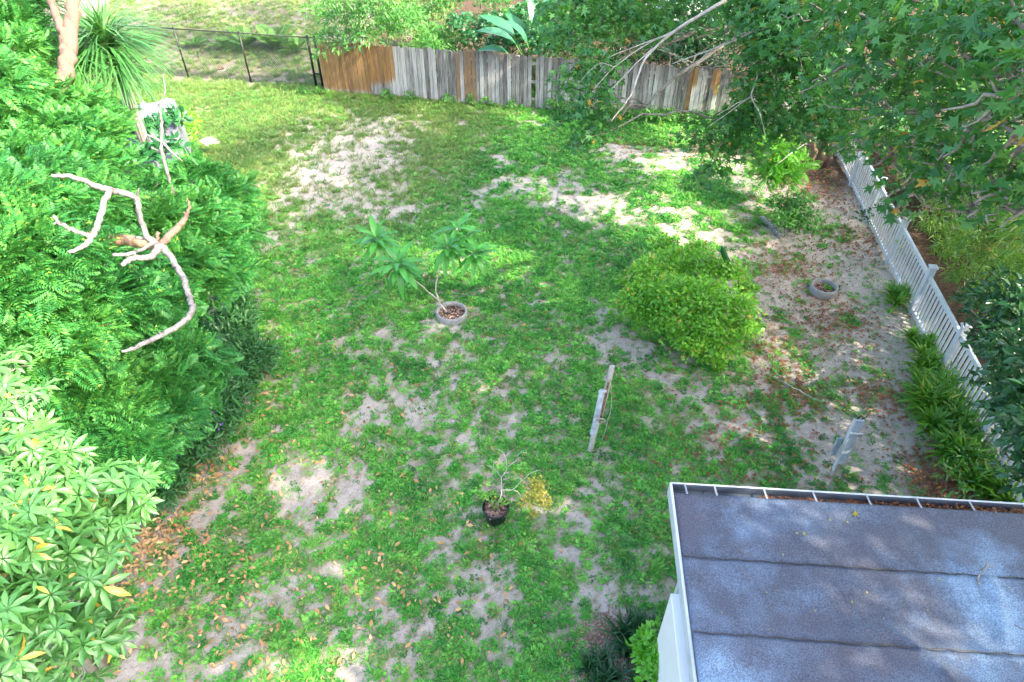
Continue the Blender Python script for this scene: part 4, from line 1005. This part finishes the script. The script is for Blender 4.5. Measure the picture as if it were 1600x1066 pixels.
bush('border_shrub', 'mid green low shrub filling the border between the lime clumps', 'shrub', b0, cl, 700, .13, narrow, M['behind'], r0=.015, shell=.15)
# glossy dark shrub over the fence
cl = []
for px, py, z, r in [(1560,500,1.9,.55),(1600,480,2.2,.7),(1562,560,1.7,.40),(1540,595,1.3,.25),(1565,645,1.3,.28),(1535,540,1.4,.25),(1590,560,2.0,.6),(1595,620,2.0,.5),(1610,640,2.2,.6),(1615,690,1.8,.45),(1635,730,1.4,.4),(1640,560,2.6,.8),(1650,680,2.4,.8),(1590,665,1.5,.35),(1560,540,1.7,.45),(1640,760,1.9,.6),(1520,470,1.3,.35)]:
    cl.append((*P(px, py, z), r))
b0 = np.array([*np.mean([c[:2] for c in cl], 0), 0])+[.5, 0, 0]
bush('dark_glossy_shrub', 'dark glossy leaved shrub pushing through the near stretch of the picket fence', 'shrub', b0, cl, 900, .17, T_oval(.18, .04, .18), M['dark'], r0=.05, shell=.2)
# bamboo and others beyond the picket fence
def bamboo(label, base, cl, n_culm):
    g = thing('bamboo', label, 'bamboo', base, 'bamboo beyond the picket fence')
    part_np('foliage', foliage(cl, 1500, .17, T_blade(.085, 3, .3, .2), shell=.15, down=.7), M['bamboo'], g, base)
    for k in range(n_culm):
        c = np.array(cl[k % len(cl)][:3]); s = np.array(base)+[rng.normal(0, .25), rng.normal(0, .25), 0]
        mb = MB(); pp, rr = smooth_path([(*(s-base), .02), (*((s+c)/2-base+[0, 0, .4]), .016), (*(c-base+[0, 0, .3]), .006)], 6); mb.tube(pp, rr, 6); mb.build('culm', M['palmy'], g, True)
    return g
cl = [(*P(1450, 352, .9), .35), (*P(1478, 392, .9), .38), (*P(1500, 430, 1.0), .40), (*P(1525, 470, 1.1), .4), (*P(1530, 400, 1.6), .6), (*P(1560, 430, 1.6), .6), (*P(1590, 380, 2.0), .7), (*P(1500, 370, 1.4), .5), (*P(1560, 350, 2.2), .6), (*P(1480,330,1.8),.5)]
bamboo('yellow green bamboo thicket just beyond the picket fence under the star leaves', P(1570, 470)+[.5, 0, 0], cl, 9)
cl = [(*P(1620, 430, 2.2), .8), (*P(1600, 340, 2.6), .8), (*P(1540, 300, 2.4), .8), (*P(1450, 270, 2.2), .7), (*P(1500, 300, 2.0), .6),(*P(1650,380,3),.9)]
bamboo('taller bamboo thicket behind, at the photo edge beyond the picket fence', P(1630, 420)+[1, .5, 0], cl, 9)
for i, (px, py, lb) in enumerate([(1450, 400, 'dry yellowish clump just outside the pickets below the star leaves'), (1440, 375, 'yellow green tuft outside the farthest clear stretch of pickets')]):
    b0 = P(px, py)+[.6, .2, 0]; strappy('outer_fence_plant', lb, b0, 60, .6, 'bamboo', .04, (20, 80), group='plants just outside the pickets', heads=[(0, 0, 0), (.3, .2, 0), (.2, -.3, .1)])
cl = [(*(PF1+[1.6, 0, 1.2]), .8), (*(PF1+[1.5, 2.0, 1.3]), .9), (*(PF1+[2.8, 1, 1.6]), 1.0), (*(PF1+[1.3, 4.0, 1.4]), .9), (*(PF1+[3.2, 3, 2]), 1.1), (*(PF1+[2.9, -1.4, 1.3]), .8), (*(PF1+[4.4, -1, 2]), 1.1)]
bush('hedge_bush', 'broad mid green bush filling the ground outside the far pickets', 'bush', np.array([PF1[0]+2, PF1[1]+1, 0]), cl, 320, .17, oval, M['behind'], r0=.04)
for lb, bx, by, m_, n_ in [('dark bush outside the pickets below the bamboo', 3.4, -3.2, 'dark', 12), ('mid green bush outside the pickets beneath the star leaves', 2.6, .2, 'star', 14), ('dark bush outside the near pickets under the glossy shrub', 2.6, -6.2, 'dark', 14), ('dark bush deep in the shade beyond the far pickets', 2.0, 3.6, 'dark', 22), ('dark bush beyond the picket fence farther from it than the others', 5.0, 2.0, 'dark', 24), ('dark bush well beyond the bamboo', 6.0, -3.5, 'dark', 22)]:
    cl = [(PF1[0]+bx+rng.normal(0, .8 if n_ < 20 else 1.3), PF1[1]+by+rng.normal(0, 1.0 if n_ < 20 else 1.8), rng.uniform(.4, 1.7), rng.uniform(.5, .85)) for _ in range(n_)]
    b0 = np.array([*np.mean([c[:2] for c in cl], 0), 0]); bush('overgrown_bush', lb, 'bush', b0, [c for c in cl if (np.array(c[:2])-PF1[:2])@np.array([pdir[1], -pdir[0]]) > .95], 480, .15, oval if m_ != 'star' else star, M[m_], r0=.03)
# small climbers on the pickets
for px, py, z, lb in [(1352, 335, .5, 'small dark vine tangle hanging on the farthest pickets'), (1372, 350, .1, 'little lime sprout at the foot of the far pickets'), (1412, 388, .55, 'small leafy sprig poking through the pickets')]:
    q_ = P(px, py, z); n = 60 if 'vine' in lb else 34
    v, f = leaves(q_+rng.normal(0, .10, (n, 3)), rng.normal(size=(n, 3)), rng.normal(size=(n, 3))+[0, -.5, .5], .11*(.6+.6*rng.random(n)), oval)
    prop(link('climber', mesh_np('climber', v-q_, f, M['dark' if 'dark' in lb else 'lime']), None, q_), lb, 'vine')

# ================================================================== BEYOND THE CHAIN LINK FENCE
frd = [mesh_np('frond', *T_frond(13, .34, .06, .45), M['palmy']) for _ in range(1)]
for px, py, s, lb in [(385, 75, .95, 'dense young palm at the middle chain link panel'), (432, 78, 1.0, 'largest yellow green young palm behind the chain link fence'), (462, 82, .65, 'small young palm nearest the black corner post, behind the wire'),
                      (228, 72, .75, 'lone young palm at the far end behind the chain link fence'), (308, 74, .6, 'sparse low palm behind the first wire panel'), (350, 78, .55, 'little drooping palm between two larger ones behind the wire')]:
    b0 = P(px, py); g = thing('young_palm', lb, 'palm', b0, 'young palms behind the chain link fence')
    for k in range(11 if s > .8 else 8):
        a = k*2.4; el = R(random.uniform(25, 75)); al = np.array([math.cos(a)*math.cos(el), math.sin(a)*math.cos(el), math.sin(el)])
        link('frond', frd[0], g, (0, 0, .05), frames(None, al, (0, 0, 1))[0], s*random.uniform(.8, 1.15))
g4, _ = tree_ring(468, 108, .12, 'tiny ring lying by the corner post behind the chain link fence', .03)

# ================================================================== LEFT SIDE
# forked tan trunk
tb = D(108, 112, 13.5); tb = np.array([tb[0], tb[1], 0.0])
def Dt(px, py, t_): return D(px, py, t_)
cr = []
r2 = np.random.default_rng(5)
for k in range(16): cr.append((tb[0]+r2.uniform(-4, 2.5), tb[1]+r2.uniform(-1.0, 3.5), r2.uniform(8.2, 11), r2.uniform(.8, 1.3)))
big_tree('forked_trunk_tree', 'tan barked tree whose forked trunk rises out of the ferny foliage', tb,
    [[(*tb, .19), (*D(106, 180, 13.5), .16), (*D(104, 110, 13.6), .15), (*D(107, 65, 13.8), .15), (*D(118, 0, 14), .125), (*D(125, -60, 14.3), .11)], [(*D(103, 85, 13.7), .09), (*D(96, 45, 13.8), .085), (*D(78, 0, 14.2), .08), (*D(60, -60, 14.5), .07)]],
    cr, 110, .2, oval, M['behind'], 'bark_tan', .08)
# ponytail like strap heads
for px, py, t_, L, n, lb in [(165, 70, 16, 1.75, 420, 'big arching strap leaved clump right beside the tan forked trunk'), (65, 60, 16, 1.6, 360, 'arching strap leaved clump behind the tan forked trunk'), (185, 108, 16, 1.3, 260, 'lower arching clump nearest the chain link fence'), (120, 95, 15.5, 1.2, 220, 'arching clump at the outer edge beneath the feathery leaves')]:
    q_ = D(px, py, t_); b0 = np.array([q_[0], q_[1], 0]); hd = (0, 0, max(.3, q_[2]-.2))
    g = strappy('strap_leaved_plant', lb, b0, n, L, 'strap', .016, (-5, 80), heads=[hd], group='arching strap leaved plants', droop=.75)
    mb = MB(); mb.tube([(0, 0, 0), (.02, 0, hd[2]*.5), (0, 0, hd[2])], [.14, .10, .07], 8); mb.build('stem', M['bark_grey'], g, True)

frT = T_frond(9, .30, .055, .28)
fr_m = [mesh_np('frond', *T_frond(n_, .30, .055, d_), M['feather']) for n_, d_ in ((10, .2), (10, .35), (8, .28))]
def feathery(label, base, cl, per, n_parts, size=.34, extra=None):
    g = thing('feathery_tree', label, 'tree', base, 'feathery leaved trees'); base = np.array(base, float)
    b = MB(); top = np.mean([c[:3] for c in cl], 0); pp, rr = smooth_path([(*base, .14), (*(base+(top-base)*.5+[0, 0, .1]), .11), (*(top-[0, 0, .6]), .08)], 6, .02); b.tube(pp-base, rr, 8); b.build('trunk', M['bark_brown'], g, True)
    twigs(tuple(top-[0, 0, .7]), cl, M['bark_brown'], g, base, .06, 'limb', 3, .008, .03)
    fo = part_np('crown', foliage(cl, per, size, frT, shell=.35, rnd=.45, out=.8, down=.05, up=1.0, flat=(1, 1, .7)), M['feather'], g, base)
    # the fronds that sit outermost, each one its own piece
    tot = sum(c[3]**2 for c in cl)
    for c in cl:
        n = int(n_parts*c[3]**2/tot); p_, d_ = clump_points(c[:3], c[3]*1.02, n, .9, (1, 1, .72))
        for pp_, dd in zip(p_, d_):
            al = unit(dd*.9+rng.normal(0, .4, 3)); 
            link('frond', fr_m[random.randrange(3)], fo, pp_-base, frames(None, al, np.array([0, 0, 1.])+dd*.4+rng.normal(0, .2, 3))[0], size*random.uniform(.8, 1.25))
    return g
def cz(lst): return [(*P(px, py, z), r) for px, py, z, r in lst]
cl = cz([(20,215,4.3,.9),(90,225,4.2,.85),(150,225,4.0,.6),(60,170,4.4,.7),(125,170,4.1,.5),(170,195,3.6,.4),(10,140,4.6,.8),(110,270,4.2,.7),(30,280,4.4,.8),(175,270,3.8,.5),(85,145,4.2,.45),(0,50,5.0,.9),(20,90,4.8,.7),(-60,150,5,1.2),(150,175,3.7,.35),(30,10,5.2,.8)])
feathery('sunlit feathery tree around the base of the tan forked trunk', (cl[1][0], cl[1][1]+.3, 0), cl, 950, 200, .25)
cl = cz([(30,340,4.8,.9),(100,330,4.4,.8),(60,420,4.6,.85),(20,480,4.6,.8),(110,470,4.2,.75),(160,420,3.9,.7),(90,540,4.1,.7),(30,420,5.0,.8),(-40,380,5,1.0),(150,350,3.9,.6),(170,500,3.7,.65)])
feathery('sunlit feathery tree beneath the bleached dead boughs', (cl[0][0], cl[0][1]+.2, 0), cl, 1000, 200, .24)
cl = cz([(240,310,3.0,.55),(310,290,2.9,.65),(350,320,2.6,.55),(370,370,2.3,.5),(300,350,3.0,.7),(240,360,3.3,.7),(330,400,2.6,.6),(280,420,3.0,.65),(370,300,2.3,.4),(360,430,2.1,.4),(320,450,2.5,.5),(300,270,2.4,.35),(230,430,3.2,.6),(385,340,2.0,.35),(250,480,3.0,.5)])
feathery('cool green feathery tree reaching out over the lawn past the dead boughs', (cl[4][0]-1.2, cl[4][1]+.6, 0), cl, 1050, 200, .23)
cl = cz([(210,540,3.0,.6),(270,560,2.7,.55),(150,580,3.2,.6),(230,610,2.8,.55),(310,590,2.3,.45),(130,640,3.3,.55),(190,670,3.1,.55),(250,660,2.6,.5),(160,710,3.0,.45),(215,715,2.8,.4),(100,600,3.5,.5),(290,630,2.2,.4),(180,610,3.0,.5)])
feathery('feathery tree just above the broad umbrella leaves, half in shade', (cl[3][0]-1.0, cl[3][1]+.6, 0), cl, 1050, 200, .22)

# fallen weeds and purple flowered edging
lab2 = ['farthest along the lawn edge under the feathery tree', 'second along from the farthest, at the lawn edge', 'where the feathery crown overhangs the lawn edge', 'at the bulge of the hedge foot toward the lawn', 'with purple blooms midway along the hedge foot', 'with purple blooms beside the leaf litter', 'nearest the broad umbrella leaves', 'tucked behind the bulge of the hedge foot', 'beneath the lowest feathery fronds', 'between the purple blooms and the umbrella leaves']
spots = [(345,500,.6),(355,540,.55),(360,590,.6),(350,630,.6),(315,640,.55),(290,690,.55),(245,740,.5),(320,590,.5),(270,640,.5),(225,760,.4)]
for (px, py, h), lb in zip(spots, lab2):
    px += 14
    b0 = P(px, py); g = thing('ruellia', 'dark narrow leaved plant '+lb, 'plant', b0, 'narrow leaved plants along the hedge foot')
    cl = [(b0[0]+rng.normal(0, .3), b0[1]+rng.normal(0, .3), h*.5, .38) for _ in range(6)]
    part_np('foliage', foliage(cl, 1700, .17, T_oval(.10, .02, .3), shell=.0, flat=(1, 1, 1)), M['ruellia'], g, b0)
    if 'purple' in lb or 'nearest' in lb:
        n = 26; p_, d_ = clump_points((b0[0], b0[1], h*.6), .62, n, .9); 
        v, f = leaves(p_, d_, rng.normal(size=(n, 3))+[0, 0, 1], .055, T_star()); part_np('blooms', (v, f), M['purple'], g, b0)
cl = cz([(300,520,1.2,.7),(330,560,.8,.5),(280,600,1.2,.6),(330,480,1.2,.5),(230,700,1.0,.6),(120,740,1.2,.8),(60,650,1.8,.9)])
bush('hedge_undergrowth', 'dark tangled undergrowth beneath the feathery trees', 'undergrowth', (cl[0][0]-.3, cl[0][1], 0), cl, 420, .16, narrow, M['dark'], r0=.03, shell=.1)

# umbrella tree (schefflera) lower left
base = np.array([*P(40, 900, 2.5)[:2], 0]); base[0] -= .2
um = thing('umbrella_tree', 'sunlit umbrella tree with broad finger like leaflets at the near corner', 'tree', base)
cl = cz([(10,580,4.6,.35),(20,640,4.6,.4),(15,720,4.5,.5),(60,740,4.3,.5),(110,780,4.0,.5),(170,775,3.8,.42),(190,770,3.6,.35),(40,820,4.3,.55),(90,850,4.0,.5),(140,860,3.7,.42),(20,900,4.2,.55),(80,920,3.9,.45),(150,900,3.4,.32),(30,980,3.9,.5),(110,985,3.3,.42),(160,985,3.0,.28),(60,1040,3.6,.45),(130,1030,3.1,.35),(-30,860,4.6,.6),(-20,1000,4.2,.6),(190,800,3.4,.3)])
ros = [mesh_np('leaf', *T_rosette(n_, .14, d_), M['schef']) for n_, d_ in ((8, .3), (7, .45), (9, .2))]
tot = sum(c[3]**2 for c in cl)
for c in cl:
    n = int(300*c[3]**2/tot); p_, d_ = clump_points(c[:3], c[3], n, .55, (1, 1, .7))
    for pp_, dd in zip(p_, d_):
        nrm = unit(dd*.8+np.array([.1, -.25, .8])+rng.normal(0, .38, 3)); al = unit(np.cross(nrm, rng.normal(size=3)))
        link('leaf', ros[random.randrange(3)], um, pp_-base, frames(None, al, nrm)[0], random.uniform(.12, .21))
part_np('inner_foliage', foliage(cl, 80, .17, T_rosette(8, .14, .3), shell=.2, up=1.5, rnd=.5), M['schef'], um, base)
twigs([tuple(base+[0, 0, 1.5]), tuple(base+[.3, .2, 1.2])], cl, M['bark_grey'], um, base, .04, 'limb', 5, .008, .03)
mb = MB()
for o_ in ((0, 0), (.3, .2), (-.2, .3)): mb.tube([(o_[0]*.3, o_[1]*.3, 0), (o_[0], o_[1], 1.7)], [.07, .05], 8)
mb.build('trunk', M['bark_grey'], um, True)

# bleached dead boughs
b0 = D(235, 385, 8.6); db = np.array([b0[0]-1.6, b0[1]+.5, 0])
dd_ = thing('dead_tree', 'bleached leafless dead tree with crooked pale boughs above the feathery hedge', 'dead tree', db)
mb = MB()
pp, rr = smooth_path([(*(db-db), .17), (*(D(60, 372, 9.4)-db), .10), (*(D(100, 360, 9.2)-db), .085), (*(D(150, 374, 9.0)-db), .08), (*(D(205, 377, 8.8)-db), .07), (*(D(245, 385, 8.7)-db), .065)], 8, .012); mb.tube(pp, rr, 9)
mb.build('trunk', M['bark_brown'], dd_, True)
mb = MB(); pp, rr = smooth_path([(*(D(60, 372, 10)-db), .07), (*(D(90, 330, 10)-db), .07), (*(D(120, 322, 10)-db), .065), (*(D(148, 318, 10)-db), .06)], 6, .015); mb.tube(pp, rr, 8); mb.build('broken_limb', M['bark_grey'], dd_, True)
limbs(dd_, db, [
    [[(246, 386, 8.4, .062), (228, 365, 8.3, .045), (218, 335, 8.2, .042), (212, 310, 8.1, .045), (195, 303, 8.0, .045), (172, 297, 7.9, .045), (148, 290, 7.8, .042), (125, 280, 7.7, .035), (100, 275, 7.6, .032), (80, 274, 7.5, .022)], [(214, 312, 8.1, .025), (217, 294, 8, .012)]],
    [[(172, 297, 7.9, .042), (162, 318, 7.8, .045), (155, 345, 7.7, .045), (144, 370, 7.6, .042), (130, 386, 7.5, .035), (107, 395, 7.4, .022)], [(141, 370, 7.6, .03), (120, 362, 7.5, .03), (98, 352, 7.4, .03), (83, 338, 7.3, .022)], [(92, 348, 7.4, .02), (84, 350, 7.3, .012)]],
    [[(248, 384, 8.4, .06), (240, 398, 8.2, .05), (228, 403, 8.1, .046), (205, 405, 8.0, .042), (190, 415, 7.9, .032)], [(240, 380, 8.3, .03), (222, 390, 8.1, .026), (205, 396, 8.0, .03), (176, 399, 7.9, .026)]],
    [[(250, 384, 8.4, .055), (262, 395, 8.3, .05), (278, 420, 8.2, .046), (290, 445, 8.0, .044), (298, 470, 7.9, .044), (301, 486, 7.8, .045), (283, 507, 7.7, .042), (250, 525, 7.6, .038), (215, 542, 7.5, .032), (190, 549, 7.4, .018)], [(251, 524, 7.6, .02), (249, 519, 7.55, .008)]],
    [[(246, 382, 8.4, .035), (230, 374, 8.4, .028), (212, 371, 8.3, .022)]],
], M['bark_pale'], 6, .78)
limbs(dd_, db, [
    [[(250, 384, 8.5, .06), (268, 365, 8.7, .06), (285, 348, 8.9, .05), (292, 336, 9, .03), (296, 322, 9, .022), (293, 310, 9, .014)], [(290, 337, 9, .02), (287, 331, 9, .012)]],
    [[(243, 381, 8.5, .03), (248, 363, 8.5, .03)]],
], M['bark_tan'], 6, .78)
# second dead sapling by the white canopy
q0 = D(262, 290, 12.5); sb = np.array([q0[0], q0[1], 0])
ds = thing('dead_sapling', 'thin bare dead sapling standing beside the white tarp', 'dead tree', sb)
mb = MB()
pp, rr = smooth_path([(0, 0, 0, .045), (*(D(262, 270, 12.5)-sb), .034), (*(D(253, 225, 12.4)-sb), .032), (*(D(252, 185, 12.3)-sb), .026), (*(D(250, 165, 12.2)-sb), .02), (*(D(258, 145, 12.1)-sb), .013), (*(D(255, 115, 12)-sb), .005)], 6, .008); mb.tube(pp, rr, 6)
for q_ in ([(252, 222, 12.4, .03), (240, 215, 12.3, .022), (228, 210, 12.2, .01)], [(253, 240, 12.4, .03), (236, 230, 12.3, .012)], [(254, 222, 12.4, .03), (268, 238, 12.3, .022), (285, 252, 12.2, .01)]):
    pp, rr = smooth_path([(*(D(a, b_, c_)-sb), r_) for a, b_, c_, r_ in q_], 4); mb.tube(pp, rr, 5)
mb.build('branch', M['bark_pale'], ds, True)

# white tarp covered stack at the left
c4 = [P(190, 170, 2.0), P(272, 153, 2.0), P(284, 246, 1.7), P(170, 262, 1.7)]
tb_ = np.array([*np.mean(c4, 0)[:2], 0]); N = 14
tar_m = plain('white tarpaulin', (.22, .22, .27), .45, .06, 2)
U, Vv = np.meshgrid(np.linspace(0, 1, N), np.linspace(0, 1, N))
S_ = (1-U)[..., None]*(1-Vv)[..., None]*c4[0]+U[..., None]*(1-Vv)[..., None]*c4[1]+U[..., None]*Vv[..., None]*c4[2]+(1-U)[..., None]*Vv[..., None]*c4[3]
S_[..., 2] += .22*(fbm(U*4, Vv*4, 1.3, 3, 4)-.5)
edge = [S_[0], S_[:, -1], S_[-1][::-1], S_[:, 0][::-1]]; rim = np.vstack([e[:-1] for e in edge]); low = rim.copy(); low[:, 2] = .05+.06*np.random.default_rng(2).random(len(low)); low[:, :2] += unit(low[:, :2]-tb_[:2])*.12
V = np.vstack([S_.reshape(-1, 3), rim, low])-tb_; I = np.arange(N*N).reshape(N, N)
f = [tuple(r_) for r_ in np.stack([I[:-1, :-1], I[1:, :-1], I[1:, 1:], I[:-1, 1:]], -1).reshape(-1, 4)]; nr = len(rim)
f += [(N*N+i, N*N+(i+1) % nr, N*N+nr+(i+1) % nr, N*N+nr+i)[::-1] for i in range(nr)]
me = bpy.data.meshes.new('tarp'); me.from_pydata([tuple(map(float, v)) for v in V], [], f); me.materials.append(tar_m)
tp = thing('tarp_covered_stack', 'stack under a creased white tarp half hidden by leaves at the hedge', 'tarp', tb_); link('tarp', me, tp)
mb = MB(); mb.box(-.6, .6, -.9, .9, 0, .9); mb.build('stack', M['rail_wood'], tp)
for k in range(9):
    fx = D(205+rng.uniform(0, 70), 175+rng.uniform(0, 80), 14.8)
cl = [(*P(195+9*k, 172+(k*37 % 80), 2.05), .30) for k in range(10)]
b0 = P(235, 230); bush('tarp_vine', 'dark leaved vine sprawling over the white tarp', 'vine', b0, cl, 800, .2, oval, M['teal'], r0=.012, shell=.1)
cl = [(*P(290, 185, .9), .35), (*P(300, 205, .8), .38), (*P(290, 225, .6), .35), (*P(305, 190, .6), .25)]
b0 = P(298, 225); bush('sunlit_bush', 'yellow green little bush in sun beside the white tarp', 'bush', b0, cl, 1400, .11, oval, M['lime'], r0=.02, shell=.2)
# pale arched hoop of dry palm leaf beyond it
q_ = P(325, 228, .35); n = 34
v, f = leaves(np.tile(q_, (n, 1)), np.stack([np.cos(np.linspace(.2, 2.9, n)), .4*np.sin(np.linspace(.2, 2.9, n)), .5+.2*rng.random(n)], 1), np.tile([0, -.5, 1.], (n, 1)), .4, T_blade(.05, 3, .6, .4))
prop(link('pale_dry_plant', mesh_np('pale_dry_plant', v-q_, f, M['cord']), None, q_), 'pale whitish arching dry plant at the hedge corner beside the sunlit bush', 'plant')

# ================================================================== NEAR BED by the house
def spiky(px, py, s, lb):
    b0 = P(px, py); strappy('spiky_plant', lb, b0, 34, s, 'spike', .055, (15, 85), group='dark spiky plants in the mulch bed', droop=.15, heads=[(0, 0, .02), (.12, .05, .05), (-.1, -.05, .02)])
for px, py, s, lb in [(982, 985, .42, 'dark spiky plant farthest out, at the point of the mulch bed'), (990, 1012, .40, 'dark spiky plant against the bright bush'), (930, 1035, .34, 'dark spiky plant at the lawn side of the mulch bed'),
                      (945, 1062, .38, 'dark spiky plant at the lawn side, cut by the photo edge'), (1005, 1062, .34, 'dark spiky plant below the bright bush, at the photo edge'), (1003, 990, .36, 'slender dark spiky plant between the bed point and the white panel')]:
    spiky(px, py+8, s, lb)
cl = cz([(1030,1000,1.05,.22),(1010,1020,.9,.22),(1045,1025,1.05,.25),(1025,1040,.95,.24),(1050,1000,1.0,.16),(1005,1000,.85,.15),(1055,1045,.9,.18),(1020,1060,.8,.2)])
b0 = np.array([*np.mean([c[:2] for c in cl], 0), 0])
bush('bright_bush', 'bright green compact bush against the white side panel of the house', 'bush', b0, cl, 3400, .085, T_oval(.26, .04, .12), M['citrus'], r0=.012, shell=.3)
# mulch (bark chips), leaf litter
def scatter_leaves(name, pts_px, n, size, m, tpl, spread, z=.02, clumpy=False):
    ps = []
    for (px, py, r, wt) in pts_px:
        c = P(px, py); k = int(n*wt); ps.append(np.stack([rng.normal(c[0], r*.55, k), rng.normal(c[1], r*.55, k), np.zeros(k)], 1))
    p_ = np.vstack(ps); k = len(p_); p_[:, 2] = gz(p_[:, 0], p_[:, 1])+z+.02*rng.random(k)
    v, f = leaves(p_, rng.normal(size=(k, 3))*[1, 1, .25], np.array([0, 0, 1.])+rng.normal(0, .35, (k, 3)), size*(.5+rng.random(k)), tpl)
    return prop(link(name, mesh_np(name, v, f, m, False)), kind='stuff')
scatter_leaves('mulch', [(965, 1010, .45, .3), (975, 1045, .5, .3), (950, 1000, .3, .15), (990, 1062, .5, .25)], 3400, .045, M['chips'], T_rhomb(.3), 1)
scatter_leaves('fallen_leaves', [(210, 850, .5, .08), (260, 830, .5, .07), (180, 900, .5, .07), (140, 960, .6, .08), (240, 870, .5, .06), (330, 735, .35, .05), (300, 850, .9, .06), (400, 1000, 1.2, .06), (300, 950, 1.0, .07), (500, 900, 2.0, .07), (600, 760, 2.5, .06), (400, 620, .6, .03), (450, 700, 1.5, .04), (700, 980, 1.5, .04), (60, 1030, 1.0, .1)], 1500, .085, M['litter'], T_oval(.22, .05, .2), 1, .045)
scatter_leaves('reddish_leaf_litter', [(1230, 420, 1.0, .10), (1300, 500, 1.0, .10), (1200, 540, 1.0, .06), (1240, 610, .7, .06), (1380, 620, .8, .07), (1460, 740, .6, .08), (1490, 770, .5, .06), (1340, 380, 1.0, .07), (1270, 300, 1.2, .14), (1150, 720, 1.5, .05), (1220, 330, 1.2, .05), (1000, 220, 1.2, .06), (1100, 230, 1.0, .08), (700, 500, 4, .06), (1150, 660, 2.5, .06)], 6000, .065, M['litter_red'], star, 1, .03)
scatter_leaves('dry_bits', [(560, 260, 2.0, .12), (800, 600, 5, .3), (1250, 500, 2.5, .25), (550, 900, 3, .2), (350, 60, 4, .13)], 3200, .04, M['litter'], T_rhomb(.2), 1, .02)
scatter_leaves('dry_grass_bits', [(750, 620, 5, .35), (700, 300, 4, .2), (1250, 500, 2.5, .25), (600, 900, 3, .2)], 9000, .045, M['thatch'], T_rhomb(.07), 1, .015)
